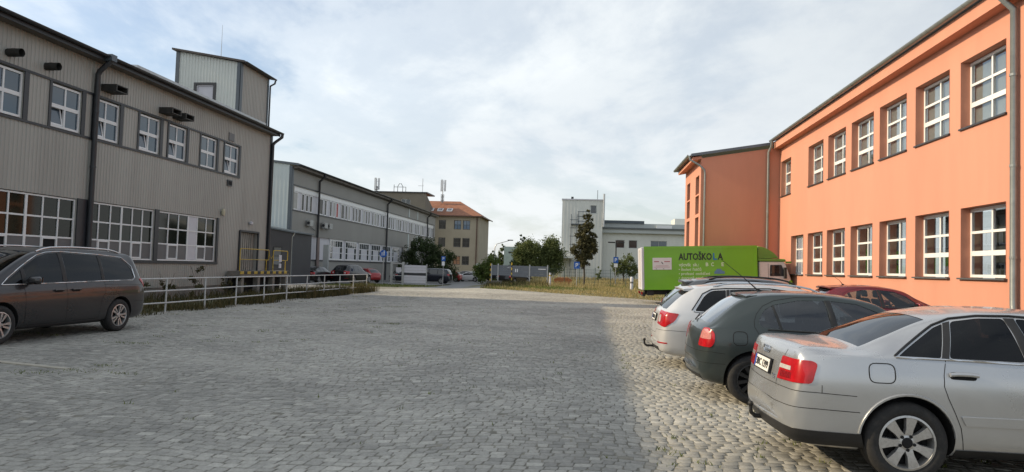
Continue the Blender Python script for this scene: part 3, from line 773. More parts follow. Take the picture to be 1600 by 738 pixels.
HATCH = dict(key='hatch', L=4.18, W=.871, wr=.312, rim=.205, axles=(.79, 3.30), tuck=.055, bulge=.03, bow=.14,
    top=[(0, .56), (.02, .68), (.05, .83), (.09, .94), (.14, .985), (.20, 1.015), (.45, 1.19), (.70, 1.345), (.82, 1.388), (1.3, 1.43), (1.8, 1.439), (2.3, 1.41), (2.65, 1.35), (3.0, 1.18), (3.35, .99), (3.45, .97), (3.8, .88), (4.05, .76), (4.15, .62), (4.18, .5)],
    belt=[(0, .5), (.05, .76), (.10, .88), (.2, .945), (1.0, .962), (2.0, .94), (3.3, .89), (3.9, .76), (4.18, .46)],
    w=[(0, .64), (.03, .73), (.08, .785), (.2, .83), (.5, .862), (1.0, .871), (3.3, .865), (3.8, .83), (4.05, .75), (4.18, .52)],
    wt=[(0, .5), (.10, .66), (.2, .68), (.75, .575), (1.5, .58), (2.4, .575), (2.9, .62), (3.4, .70), (3.8, .66), (4.18, .42)],
    bot=[(0, .40), (.04, .30), (.12, .26), (.4, .22), (.8, .2), (3.3, .2), (3.9, .2), (4.14, .26), (4.18, .4)],
    crown=[(0, .03), (.3, .05), (.8, .06), (2.4, .055), (3.3, .05), (4.18, .03)],
    side_windows=[rounded([(.86, 1.06), (.90, .985), (1.20, .968), (1.10, 1.25), (.97, 1.195)], [.05, .06, .01, .01, .06]), rounded([(1.245, .966), (2.03, .948), (1.96, 1.335), (1.55, 1.328), (1.14, 1.262)], .02), rounded([(2.13, .945), (3.10, .915), (3.0, .99), (2.68, 1.21), (2.42, 1.305), (2.06, 1.335)], .03)],
    screen=[(2.72, -.52), (3.30, -.62), (3.30, .62), (2.72, .52)], screen_z=1.0,
    rear_top=[(.20, -.56), (.70, -.47), (.70, .47), (.20, .56)], rear_top_z=1.0, cabx0=.5,
    tail=[dict(m='red', c=rounded([(.62, .70), (1.00, .70), (1.06, .78), (1.02, .90), (.90, .935), (.72, .935)], .05), off=.010), dict(m='pink', c=rounded([(.68, .80), (.99, .80), (.97, .88), (.88, .918), (.74, .918)], .03), off=.014)],
    head=[dict(c=[(.48, .62), (1.02, .62), (1.12, .76), (.52, .74)])],
    cladding=[('rear', [(-.62, .26), (.62, .26), (.62, .33), (-.62, .33)])],
    seams=[('rear', [(-.5, .635), (.5, .635)]), ('rcorner', [(.55, .635), (1.0, .645), (1.20, .63)]), ('rear', [(-.5, .50), (.5, .50)]), ('rcorner', [(.55, .50), (1.20, .50)]), ('side', [(.80, 1.05), (.80, .98), (.88, .86), (1.0, .76), (1.12, .65), (1.2, .5), (1.24, .28)]), ('side', [(2.08, .945), (2.10, .6), (2.10, .26)]), ('side', [(3.12, .91), (3.12, .6), (3.08, .26)]), ('side', [(.80, 1.05), (.84, 1.14), (.95, 1.24), (1.15, 1.315), (1.5, 1.365), (2.0, 1.375)])],
    rubber=[[(1.0, .952), (2.1, .932), (3.12, .898)]],
    pillars=[[(2.04, .94), (2.125, .94), (2.055, 1.338), (1.965, 1.338)], [(1.205, .96), (1.24, .96), (1.135, 1.262), (1.105, 1.255)]],
    handles=[(2.32, .82)], flap=(.60, .83, .085, .085), mirror=(2.92, .96), cabin=dict(z=.62, seats=[(2.1, (-.36, .36), .50), (1.2, (-.36, .36), .36)], dash=2.9))
ESTATE = dict(key='estate', L=4.84, W=.908, wr=.325, rim=.215, axles=(1.10, 3.86), tuck=.055, bulge=.02, bow=.13,
    top=[(0, .58), (.02, .70), (.05, .85), (.08, .97), (.11, 1.02), (.16, 1.06), (.36, 1.24), (.56, 1.385), (.66, 1.435), (.8, 1.455), (1.3, 1.49), (2.0, 1.51), (2.6, 1.495), (3.0, 1.44), (3.4, 1.25), (3.75, 1.05), (3.85, 1.02), (4.3, .93), (4.65, .80), (4.78, .66), (4.84, .5)],
    belt=[(0, .54), (.04, .78), (.09, .94), (.2, .98), (1.0, .99), (2.5, .95), (3.7, .92), (4.4, .80), (4.84, .46)],
    w=[(0, .68), (.03, .77), (.08, .825), (.2, .865), (.6, .90), (1.1, .908), (3.8, .90), (4.4, .86), (4.7, .75), (4.84, .52)],
    wt=[(0, .5), (.10, .68), (.2, .69), (.6, .60), (1.5, .60), (2.6, .60), (3.3, .66), (3.85, .73), (4.4, .66), (4.84, .42)],
    bot=[(0, .42), (.04, .30), (.12, .26), (.4, .22), (1, .2), (3.8, .2), (4.5, .2), (4.8, .28), (4.84, .4)],
    crown=[(0, .03), (.3, .05), (.8, .055), (2.6, .055), (3.8, .05), (4.84, .03)],
    side_windows=[rounded([(.62, 1.02), (1.25, 1.005), (1.30, 1.395), (1.0, 1.375), (.84, 1.29)], [.04, .02, .02, .08, .1]), rounded([(1.36, 1.003), (2.28, .978), (2.24, 1.418), (1.8, 1.418), (1.38, 1.40)], .02), rounded([(2.36, .976), (3.45, .95), (3.3, 1.06), (2.98, 1.27), (2.7, 1.375), (2.33, 1.418)], .03)],
    screen=[(3.06, -.55), (3.68, -.66), (3.68, .66), (3.06, .55)], screen_z=1.06,
    rear_top=[(.15, -.60), (.55, -.52), (.55, .52), (.15, .60)], rear_top_z=1.03, cabx0=.45, tint_x=2.3,
    tail=[dict(m='red', c=rounded([(.50, .76), (.95, .72), (1.16, .83), (1.20, .96), (.54, 1.0)], [.02, .04, .06, .02, .02]), off=.010), dict(m='clear', c=rounded([(.56, .80), (.70, .79), (.70, .92), (.56, .92)], .04), off=.014), dict(m='red', c=[(.58, .43), (1.0, .435), (1.0, .455), (.58, .455)], off=.006)],
    head=[dict(c=[(.55, .64), (1.08, .65), (1.2, .80), (.58, .76)])],
    cladding=[('rear', [(-.62, .27), (.62, .27), (.55, .36), (-.55, .36)])],
    seams=[('rear', [(-.5, .66), (-.42, .66), (-.38, .60), (.38, .60), (.42, .66), (.5, .66)]), ('rcorner', [(.56, .66), (1.1, .67), (1.48, .66)]), ('side', [(1.33, .99), (1.36, .8), (1.5, .62), (1.56, .4), (1.58, .27)]), ('side', [(2.32, .97), (2.33, .6), (2.33, .26)]), ('side', [(3.5, .95), (3.5, .6), (3.45, .26)])],
    chrome=[[(.60, 1.005), (1.3, .992), (2.3, .965), (3.5, .936)]],
    rubber=[[(.57, 1.03), (.80, 1.315), (1.0, 1.398), (1.3, 1.42), (2.2, 1.44), (2.72, 1.395)]],
    pillars=[[(2.285, .97), (2.355, .97), (2.325, 1.42), (2.245, 1.42)], [(1.255, 1.0), (1.355, 1.0), (1.375, 1.402), (1.305, 1.395)]],
    handles=[(1.62, .86), (2.58, .85)], mirror=(3.25, 1.0), cabin=dict(z=.68, seats=[(2.35, (-.37, .37), .58), (1.35, (-.37, .37), .55)], dash=3.25))
MPV = dict(key='mpv', L=4.85, W=.952, wr=.338, rim=.225, axles=(1.0, 3.92), tuck=.055, bulge=.02, bow=.14,
    top=[(0, .60), (.03, .76), (.06, .94), (.10, 1.09), (.15, 1.18), (.26, 1.42), (.36, 1.58), (.46, 1.645), (.6, 1.67), (1.2, 1.705), (2.0, 1.72), (2.6, 1.70), (3.0, 1.645), (3.3, 1.53), (3.8, 1.265), (4.12, 1.09), (4.2, 1.07), (4.5, .98), (4.7, .86), (4.8, .72), (4.85, .55)],
    belt=[(0, .55), (.05, .84), (.10, 1.0), (.2, 1.06), (1.5, 1.055), (3.0, 1.02), (3.9, .99), (4.4, .90), (4.85, .50)],
    w=[(0, .74), (.03, .83), (.08, .88), (.2, .915), (.6, .945), (1.1, .952), (3.9, .945), (4.4, .90), (4.7, .79), (4.85, .58)],
    wt=[(0, .55), (.10, .72), (.3, .70), (.6, .655), (1.5, .66), (2.6, .66), (3.2, .70), (3.9, .78), (4.4, .70), (4.85, .45)],
    bot=[(0, .42), (.04, .32), (.12, .28), (.4, .24), (1, .22), (3.9, .22), (4.5, .2), (4.8, .28), (4.85, .4)],
    crown=[(0, .03), (.3, .05), (.8, .055), (2.6, .055), (3.8, .06), (4.85, .03)],
    side_windows=[rounded([(.52, 1.15), (.60, 1.09), (1.42, 1.08), (1.40, 1.56), (.78, 1.52), (.56, 1.33)], [.08, .05, .02, .02, .10, .10]), rounded([(1.50, 1.08), (2.42, 1.062), (2.40, 1.60), (1.48, 1.568)], .02), rounded([(2.52, 1.06), (3.36, 1.045), (3.36, 1.335), (3.0, 1.52), (2.75, 1.58), (2.50, 1.60)], .02), rounded([(3.44, 1.045), (3.86, 1.035), (3.72, 1.12), (3.44, 1.285)], .02)],
    screen=[(3.05, -.62), (3.98, -.74), (3.98, .74), (3.05, .62)], screen_z=1.13,
    rear_back=[(-.62, 1.16), (.62, 1.16), (.55, 1.55), (-.55, 1.55)], rear_back_x=.6, cabx0=.45, tint_x=2.5,
    tail=[dict(m='red', c=rounded([(.60, .95), (1.10, .91), (1.22, 1.09), (1.0, 1.12), (.60, 1.08)], .03), off=.010)],
    head=[dict(c=[(.6, .70), (1.2, .76), (1.32, .92), (.62, .82)])],
    cladding=[('side', [(1.45, .235), (3.5, .235), (3.5, .275), (1.45, .275)])],
    seams=[('side', [(.02, .60), (.35, .62), (.58, .62)]), ('side', [(1.45, 1.07), (1.45, .85), (1.55, .7), (1.6, .32), (2.45, .30), (2.47, 1.06)]), ('side', [(2.47, .30), (3.40, .30), (3.42, .7), (3.44, 1.03)]), ('side', [(.30, .965), (.9, .985), (1.45, .99)])],
    chrome=[[(.50, 1.12), (.60, 1.065), (1.5, 1.06), (2.5, 1.042), (3.5, 1.028), (3.88, 1.022)], [(.50, 1.12), (.53, 1.36), (.77, 1.545), (1.45, 1.592), (2.45, 1.628), (2.78, 1.605), (3.02, 1.545), (3.4, 1.345), (3.75, 1.13), (3.88, 1.022)]],
    pillars=[[(2.42, 1.06), (2.52, 1.06), (2.50, 1.605), (2.40, 1.605)], [(1.42, 1.08), (1.50, 1.08), (1.48, 1.572), (1.40, 1.562)], [(3.36, 1.04), (3.44, 1.04), (3.44, 1.29), (3.36, 1.34)]],
    handles=[(2.25, .90), (2.68, .895)], mirror=(3.35, 1.06), cabin=dict(z=.78, seats=[(2.35, (-.40, .40), .58), (1.35, (-.45, 0, .45), .52)], dash=3.45))

def remap(sp, old, new, axles, L):
    """shift the cabin along the body: piecewise-linear change of every x coordinate"""
    f = lambda x: float(np.interp(x, old, new)); q = dict(sp); P = lambda pts: [(f(x), z) for x, z in pts]
    for k in ('top', 'belt', 'w', 'wt', 'bot', 'crown'): q[k] = P(sp[k])
    for k in ('side_windows', 'pillars', 'chrome', 'rubber', 'body_strips'):
        if k in sp: q[k] = [P(x) for x in sp[k]]
    for k in ('screen', 'rear_top'):
        if k in sp: q[k] = P(sp[k])
    q['seams'] = [(m_, P(x) if m_ in ('side', 'top') else x) for m_, x in sp['seams']]
    q['cladding'] = [(m_, P(x) if m_ in ('side', 'top') else x) for m_, x in sp.get('cladding', [])]
    q['handles'] = P(sp['handles']); q['mirror'] = (f(sp['mirror'][0]), sp['mirror'][1])
    if 'flap' in sp: q['flap'] = (f(sp['flap'][0]),) + tuple(sp['flap'][1:])
    q['cabin'] = dict(sp['cabin'], seats=[(f(x) + .1, y, s_) for x, y, s_ in sp['cabin']['seats']], dash=f(sp['cabin']['dash']))
    if 'tint_x' in sp: q['tint_x'] = f(sp['tint_x'])
    q['axles'] = axles; q['L'] = L
    return q
HATCH = remap(HATCH, [0, .79, .86, 1.22, 2.08, 3.12, 3.35, 4.18], [0, .70, .76, 1.03, 1.68, 2.62, 2.98, 4.05], (.70, 3.19), 4.05)
ESTATE = remap(ESTATE, [0, .62, 1.30, 2.32, 3.5, 3.8, 4.84], [0, .62, 1.15, 1.95, 2.95, 3.22, 4.70], (1.06, 3.80), 4.70)
# ---------------------------------------------------------------- terrain height
def gz(x, y):
    l = np.interp(y, [40, 60, 90, 130, 400], [0, -.25, -.6, -.6, -.6]); r = np.interp(y, [40, 68, 105, 400], [0, .05, .4, .4])
    t = np.clip((np.asarray(x, float) + 11) / 5.0, 0, 1); t = t * t * (3 - 2 * t)
    return l * (1 - t) + r * t
def GZ(x, y): return float(gz(x, y))
def vnoise(x, y, s, seed=0):
    x = np.asarray(x, float); y = np.asarray(y, float)
    xi = np.floor(x / s).astype(int); yi = np.floor(y / s).astype(int); fx = x / s - xi; fy = y / s - yi
    fx = fx * fx * (3 - 2 * fx); fy = fy * fy * (3 - 2 * fy)
    def hsh(a, b):
        q = np.sin(a * 127.1 + b * 311.7 + seed * 74.7) * 43758.5453; return q - np.floor(q)
    return (hsh(xi, yi) * (1 - fx) + hsh(xi + 1, yi) * fx) * (1 - fy) + (hsh(xi, yi + 1) * (1 - fx) + hsh(xi + 1, yi + 1) * fx) * fy
def undul(x, y): return 0.016 * (vnoise(x, y, 1.7) - .5) + 0.024 * (vnoise(x, y, 4.3, 3) - .5)
def sheet(name, rows, zoff, mat, nx=8, ny=24, amp=0.0, zf=None):
    """ground sheet from rows (y, x0, x1) following the terrain"""
    rows = sorted(rows); ys = []
    for i in range(len(rows) - 1): ys += list(np.linspace(rows[i][0], rows[i + 1][0], max(2, int(ny * (rows[i + 1][0] - rows[i][0]) / (rows[-1][0] - rows[0][0])) + 1), endpoint=False))
    ys.append(rows[-1][0]); Y = [r_[0] for r_ in rows]
    mb = MB()
    for y in ys:
        a = np.interp(y, Y, [r_[1] for r_ in rows]); b = np.interp(y, Y, [r_[2] for r_ in rows])
        for x in np.linspace(a, b, nx + 1): mb.v.append((x, y, GZ(x, y) + zoff + (amp * random.uniform(-1, 1) if amp else 0) + (float(zf(x, y)) if zf else 0)))
    n = nx + 1
    for i in range(len(ys) - 1):
        for k in range(nx): mb.f.append((i * n + k, i * n + k + 1, (i + 1) * n + k + 1, (i + 1) * n + k)); mb.m.append(0)
    o = mb.build(name, mat, recalc=False)
    o.data.polygons.foreach_set('use_smooth', [True] * len(o.data.polygons))
    return struct(o)
M_DIRT = pbr('soil_and_dry_grass', (0.10, 0.085, 0.05), 0.95, var=0.35, vscale=1.5, col2=(0.13, 0.13, 0.055), bump=0.6, bscale=25)
M_GRASS = pbr('grass_ground', (0.085, 0.095, 0.03), 0.95, var=0.3, vscale=0.8, col2=(0.19, 0.16, 0.06), bump=0.8, bscale=18)
M_ASPH = pbr('asphalt', (0.17, 0.17, 0.168), 0.9, var=0.2, vscale=2.0, bump=0.4, bscale=150, dirt=0.4, dirtcol=(0.28, 0.26, 0.22))
M_BED = pbr('joint_soil', (0.19, 0.18, 0.15), 0.97, var=0.4, vscale=3, bump=0.4, bscale=120, dirt=0.7, dirtcol=(0.07, 0.068, 0.05))
M_STONE = attr_mat('granite_setts', (0.20, 0.195, 0.178), (0.44, 0.425, 0.38), 0.8, var=0.22, vscale=45, bump=0.15, bscale=160, spec=0.35)
sheet('ground', [(-40, -400, 400), (-8, -400, 400), (40, -400, 400), (130, -400, 400), (900, -900, 900)], -0.09, M_GRASS, 60, 90)
sheet('embankment', [(8, -16.2, -12.15), (40, -16.2, -12.15)], -0.03, M_DIRT, 10, 40, .03)
sheet('parking_area', [(34, -24.5, -12.3), (40, -24.5, -11.8), (50, -24.5, -13.5), (58, -24.5, -14.5), (120, -24.5, -16)], -0.02, M_ASPH, 8, 30)
sheet('road', [(49, -14.5, -7.6), (53, -15.5, -7.6), (58, -13.0, -8.6), (70, -13.5, -9.2), (100, -18, -11), (122, -24, -12)], -0.012, M_ASPH, 8, 40)
sheet('verge', [(51.5, -20, -15.0), (56, -20, -13.2), (60, -20, -12.7), (66, -16, -13.4)], 0.0, M_GRASS, 10, 16, .02)
YARD = [(-8, -12.2, 9.95), (36.5, -12.2, 8.0), (38.0, -12.0, 6.5), (42, -12.6, 2.9), (47, -14.6, -2.2), (51.5, -15.0, -6.9), (53, -14.0, -7.6)]
sheet('yard_bed', YARD, -0.0042, M_BED, 52, 150, zf=undul)

# ---------------------------------------------------------------- setts
def warp(u, v):
    x = u + 0.10 * np.sin(0.9 * v + 0.3 * u) + 0.05 * np.sin(2.3 * v)
    y = v + 0.34 * np.sin(0.62 * u + 0.15 * v) + 0.10 * np.sin(1.9 * u + 0.4 * v) + 0.03 * np.sin(5.1 * u)
    return x, y
def setts():
    U0, U1, V0, V1, S = [], [], [], [], []
    pitch = 0.106; v = 3.2
    while v < 53.5:
        pv = pitch * rng.uniform(.9, 1.1)
        # visible wedge of the yard plus a margin
        xl = max(-12.9, -0.86 * v - 3.0 if v < 30 else -16); xr = min(10.4, 0.64 * v + 2.6)
        n = int((xr - xl) / 0.115) + 4
        w = rng.uniform(.092, .152, n); e = xl + np.concatenate([[rng.uniform(0, .15)], np.cumsum(w)]); e = e[e < xr]
        U0.append(e[:-1]); U1.append(e[1:]); V0.append(np.full(len(e) - 1, v)); V1.append(np.full(len(e) - 1, v + pv)); v += pv
    U0, U1, V0, V1 = map(np.concatenate, (U0, U1, V0, V1))
    cx, cy = warp((U0 + U1) / 2, (V0 + V1) / 2)
    Y = [r_[0] for r_ in YARD]
    keep = (cx > np.interp(cy, Y, [r_[1] for r_ in YARD]) + .1) & (cx < np.interp(cy, Y, [r_[2] for r_ in YARD]) - .1) & (cy < 52.8)
    # holes where setts are sunken or missing near the manhole patch on the left
    U0, U1, V0, V1, cx, cy = (a[keep] for a in (U0, U1, V0, V1, cx, cy))
    n = len(U0); g = rng.uniform(.0035, .008, n)
    cu = np.stack([U0 + g, U1 - g, U1 - g, U0 + g], 1) + rng.normal(0, .0055, (n, 4)); cv = np.stack([V0 + g, V0 + g, V1 - g, V1 - g], 1) + rng.normal(0, .005, (n, 4))
    X, Yc = warp(cu, cv); mx, my = X.mean(1, keepdims=True), Yc.mean(1, keepdims=True)
    h = (rng.normal(0, .0019, n) + undul(cx, cy))[:, None] + rng.normal(0, .0010, (n, 4))
    zz = gz(cx, cy)[:, None] + h
    k = .955
    top = np.stack([mx + (X - mx) * k, my + (Yc - my) * k, zz + .0012], -1); rim = np.stack([mx + (X - mx) * .99, my + (Yc - my) * .99, zz - .0005], -1)
    bot = np.stack([X, Yc, np.broadcast_to(gz(cx, cy)[:, None] - .04, X.shape)], -1)
    V = np.concatenate([top, rim, bot], 1)                 # n x 12 x 3
    tone = np.clip(.42 + .30 * (vnoise(cx, cy, 6.5, 21) - .5) + .13 * rng.normal(size=n) + .45 * (vnoise(cx, cy, 2.1, 5) - .5) + .3 * (vnoise(cx, cy, .7, 9) - .5), 0, 1)
    tone = np.where(rng.random(n) < .03, np.clip(tone + .3, 0, 1), tone)
    Fq = [(0, 1, 2, 3)] + [(4 + i, 4 + (i + 1) % 4, (i + 1) % 4, i) for i in range(4)] + [(8 + i, 8 + (i + 1) % 4, 4 + (i + 1) % 4, 4 + i) for i in range(4)]
    return V, tone, np.array(Fq), cx, cy
def fast_mesh(name, V, F, mat, tone=None, smooth=False):
    """V (N,3), F (M,k) arrays; tone per face"""
    me = bpy.data.meshes.new(name); k = F.shape[1]
    me.vertices.add(len(V)); me.vertices.foreach_set('co', np.ascontiguousarray(V, dtype=np.float32).ravel())
    me.loops.add(F.size); me.loops.foreach_set('vertex_index', np.ascontiguousarray(F, dtype=np.int32).ravel())
    me.polygons.add(len(F)); me.polygons.foreach_set('loop_start', np.arange(0, F.size, k, dtype=np.int32))
    try: me.polygons.foreach_set('loop_total', np.full(len(F), k, dtype=np.int32))
    except Exception: pass
    if tone is not None:
        at = me.attributes.new('tone', 'FLOAT', 'FACE'); at.data.foreach_set('value', np.ascontiguousarray(tone, dtype=np.float32))
    me.materials.append(mat)
    if smooth: me.polygons.foreach_set('use_smooth', np.ones(len(F), dtype=bool))
    me.update(calc_edges=True); me.validate()
    return me
V, tone, Fq, cx, cy = setts()
pav = bpy.data.objects['yard_bed']
# the 300 setts that show largest: nearest in view
ang = np.arctan2(cx, cy); vis = (ang > R(-41)) & (ang < R(20)) & (cy > 5.2); dist = np.where(vis, np.hypot(cx, cy), 1e9)
near = np.argsort(dist)[:300]; mask = np.ones(len(V), bool); mask[near] = False
Vr = V[mask]; n = len(Vr)
F_all = (Fq[None] + 12 * np.arange(n)[:, None, None]).reshape(-1, 4)
me = fast_mesh('setts', Vr.reshape(-1, 3), F_all, M_STONE, np.repeat(tone[mask], 9))
o = link('setts', me, pav); o['kind'] = 'stuff'
for i in near:
    c = V[i].mean(0); me = fast_mesh('sett', V[i] - c, Fq, M_STONE, np.full(9, tone[i])); link('sett', me, pav, c)

# ---------------------------------------------------------------- walls and windows
def frame_of(o_, U, N_):
    o_ = Vector(o_); U = Vector(U); N_ = Vector(N_)
    return lambda u, v, n=0.0: o_ + U * u + Vector((0, 0, v)) + N_ * n
def wall(name, root, fr, u0, u1, v0, v1, openings, mat, depth=.2, prof=None, breaks=(), bottom=None):
    top = v1 if callable(v1) else (lambda u: v1)
    us = sorted(set(np.round([u0, u1] + [a for o_ in openings for a in o_[:2]] + [b for b in breaks if u0 < b < u1], 4)))
    vmax = max(top(u0), top(u1), v0 + .1) if callable(v1) else v1
    vsx = sorted(set(np.round([v0] + [a for o_ in openings for a in o_[2:4]], 4)))
    mb = MB(); pf = prof or (lambda u: 0.0)
    for i in range(len(us) - 1):
        a, b = us[i], us[i + 1]; mid = (a + b) / 2
        for j in range(len(vsx)):
            lo = vsx[j]; hi = vsx[j + 1] if j + 1 < len(vsx) else None
            c = (lo + hi) / 2 if hi is not None else lo + .01
            if any(o_[0] < mid < o_[1] and o_[2] < c < o_[3] for o_ in openings): continue
            ha, hb = (hi, hi) if hi is not None else (top(a), top(b))
            mb.quad(fr(a, lo, pf(a)), fr(b, lo, pf(b)), fr(b, hb, pf(b)), fr(a, ha, pf(a)))
    for (a, b, c, d) in [o_[:4] for o_ in openings]:
        for p, q in (((a, c), (b, c)), ((b, c), (b, d)), ((b, d), (a, d)), ((a, d), (a, c))):
            mb.quad(fr(*p, .012), fr(*q, .012), fr(*q, -depth), fr(*p, -depth))
    return mb.build(name, mat, root, recalc=False)
def ubox(mb, fr, a, b, c, d, n0, n1, mi=0):
    P = [fr(a, c, n0), fr(b, c, n0), fr(b, d, n0), fr(a, d, n0), fr(a, c, n1), fr(b, c, n1), fr(b, d, n1), fr(a, d, n1)]
    mb.add(P, [(0, 1, 2, 3), (7, 6, 5, 4), (0, 4, 5, 1), (1, 5, 6, 2), (2, 6, 7, 3), (3, 7, 4, 0)], mi); return mb
def window(root, fr, a, b, c, d, cols, rows, fmat, gmat, n=-.12, fw=.06, bw=.045, fd=.06, special=None, tilt=None, thickrow=None, thickcol=None, parent_name='window'):
    """frame mesh as part, each pane a sub-part; cols/rows are counts"""
    mb = MB()
    ubox(mb, fr, a, a + fw, c, d, n - fd, n); ubox(mb, fr, b - fw, b, c, d, n - fd, n)
    ubox(mb, fr, a + fw, b - fw, c, c + fw, n - fd, n); ubox(mb, fr, a + fw, b - fw, d - fw, d, n - fd, n)
    cu = np.linspace(a + fw, b - fw, cols + 1); cv = np.linspace(c + fw, d - fw, rows + 1)
    for i in range(1, cols):
        w = bw * (1.8 if thickcol == i else 1); ubox(mb, fr, cu[i] - w / 2, cu[i] + w / 2, c + fw, d - fw, n - fd + .003, n - .003)
    for j in range(1, rows):
        w = bw * (1.9 if thickrow == j else 1); ubox(mb, fr, a + fw, b - fw, cv[j] - w / 2, cv[j] + w / 2, n - fd + .006, n - .006)
    wo = mb.build(parent_name, fmat, root)
    for i in range(cols):
        for j in range(rows):
            m_ = gmat; k = (i, j); q = MB()
            x0, x1, z0, z1 = cu[i] + .005, cu[i + 1] - .005, cv[j] + .005, cv[j + 1] - .005
            if special and k in special:
                sp_ = special[k]
                if sp_[0] == 'panel':
                    ubox(q, fr, x0, x1, z0, z1, n - fd * .6, n - fd * .35); q.build('panel', sp_[1], wo); continue
                if sp_[0] == 'vent':
                    q2 = MB(); e = .055
                    for (p0, p1, r0, r1) in ((x0, x0 + e, z0, z1), (x1 - e, x1, z0, z1), (x0 + e, x1 - e, z0, z0 + e), (x0 + e, x1 - e, z1 - e, z1)): ubox(q2, fr, p0, p1, r0, r1, n - fd * .5, n + .012)
                    q2.build('sash', fmat, wo); ubox(q, fr, x0 + e, x1 - e, z0 + e, z1 - e, n - fd * .5, n - fd * .35); q.build('pane', sp_[1], wo); continue
            if tilt and k in tilt:
                e = .05; q2 = MB()
                sh = lambda u, v, nn=0.0: fr(u, v, nn - (v - z0) * .20)
                for (p0, p1, r0, r1) in ((x0, x0 + e, z0, z1), (x1 - e - .04, x1 - .04, z0, z1), (x0 + e, x1 - e - .04, z0, z0 + e), (x0 + e, x1 - e - .04, z1 - e, z1)): ubox(q2, sh, p0, p1, r0, r1, n - fd * .5, n - .004)
                q2.build('sash', fmat, wo); ubox(q, sh, x0 + e, x1 - e - .04, z0 + e, z1 - e, n - fd * .5, n - fd * .35); q.build('pane', gmat, wo); continue
            ubox(q, fr, x0, x1, z0, z1, n - fd * .6, n - fd * .5); q.build('pane', m_, wo)
    return wo
def pipe(root, pts, r, mat, name='downpipe', n=10, brackets=()):
    mb = MB(); mb.tube(pts, r, n); o = mb.build(name, mat, root); smooth_auto(o, 50)
    for p in brackets: MB().lathe([(r + .012, -.03), (r + .012, .03)], 12, 'z', p).build('bracket', mat, o)
    return o
def gutter(root, p0, p1, r, mat, seg=3.0):
    """half-round gutter with joints"""
    p0, p1 = Vector(p0), Vector(p1); d = (p1 - p0); mb = MB(); side = Vector((-d.y, d.x, 0)).normalized()
    A = [math.pi + math.pi * k / 8 for k in range(9)]
    for e, w in ((0, r), (1, r)): pass
    n0 = len(mb.v)
    for p in (p0, p1):
        for q, rr in ((1, r), (-1, r - .012)):
            for t in (A if q > 0 else A[::-1]): mb.v.append(tuple(p + side * math.cos(t) * rr + Vector((0, 0, math.sin(t) * rr))))
    m_ = 18
    for k in range(m_): mb.f.append((k, (k + 1) % m_, m_ + (k + 1) % m_, m_ + k)); mb.m.append(0)
    o = mb.build('gutter', mat, root); smooth_auto(o, 40)
    n = int(d.length / seg)
    for i in range(1, n):
        c = p0 + d * i / n; jb = MB(); dn = d.normalized() * .03
        jb.v = []
        for p in (c - dn, c + dn):
            for t in A: jb.v.append(tuple(p + side * math.cos(t) * (r + .008) + Vector((0, 0, math.sin(t) * (r + .008)))))
        for k in range(8): jb.f.append((k, k + 1, 10 + k, 9 + k)); jb.m.append(0)
        jb.build('joint', mat, o)
    return o
M_CLAD = pbr('grey_corrugated_cladding', (0.345, 0.335, 0.308), 0.5, metal=0.05, var=0.09, vscale=0.8, stretch=(1, 1, .10), dirt=0.25, dirtcol=(0.15, 0.14, 0.12))
M_CLAD2 = pbr('pale_green_grey_cladding', (0.55, 0.58, 0.55), 0.5, metal=0.05, var=0.05, vscale=0.6, dirt=0.1, dirtcol=(0.3, 0.3, 0.27))
M_TRIM = pbr('anthracite_trim', (0.028, 0.031, 0.037), 0.45, var=0.12, vscale=4)
M_TRIM2 = pbr('blue_grey_trim', (0.075, 0.095, 0.115), 0.45, var=0.1, vscale=4)
M_UPVC = pbr('white_window_frame', (0.72, 0.73, 0.74), 0.4, var=0.04, vscale=3, dirt=0.08, dirtcol=(0.45, 0.44, 0.42))
M_PANE = pbr('window_glass', (0.035, 0.045, 0.055), 0.03, var=0.2, vscale=1, spec=0.9)
M_PANEB = pbr('blue_window_glass', (0.050, 0.075, 0.105), 0.03, var=0.12, vscale=1, spec=0.9)
M_PANEG = pbr('wired_glass', (0.012, 0.015, 0.010), 0.05, var=0.3, vscale=6, spec=0.25)
M_PANEL = pbr('grey_infill_panel', (0.12, 0.12, 0.125), 0.5, var=0.08)
M_PANELW = pbr('white_infill_panel', (0.55, 0.55, 0.60), 0.45, var=0.04)
M_CONC = pbr('concrete', (0.20, 0.185, 0.165), 0.9, var=0.25, vscale=1.2, bump=0.3, bscale=30, dirt=0.5, dirtcol=(0.07, 0.06, 0.05))
M_ROOF = pbr('dark_roof_sheet', (0.05, 0.052, 0.058), 0.6, var=0.15, vscale=2)
M_SOFF = pbr('soffit_boards', (0.13, 0.115, 0.10), 0.7, var=0.2, vscale=3)
M_VOID = pbr('shade_black', (0.008, 0.008, 0.009), 0.95, var=0)  # near-black: the shade of unlit hollows is put into this colour
M_ZINC = pbr('zinc_gutter', (0.27, 0.29, 0.29), 0.42, metal=0.6, var=0.15, vscale=3, dirt=0.3, dirtcol=(0.12, 0.12, 0.11))
M_GALV = pbr('galvanised_steel', (0.45, 0.46, 0.47), 0.4, metal=0.6, var=0.1, vscale=6)
M_YEL = pbr('yellow_paint', (0.48, 0.33, 0.03), 0.5, var=0.2, vscale=8, dirt=0.4, dirtcol=(0.12, 0.09, 0.05))
M_WHITEP = pbr('white_painted_steel', (0.50, 0.52, 0.52), 0.5, var=0.12, vscale=5, dirt=0.6, dirtcol=(0.22, 0.17, 0.13))

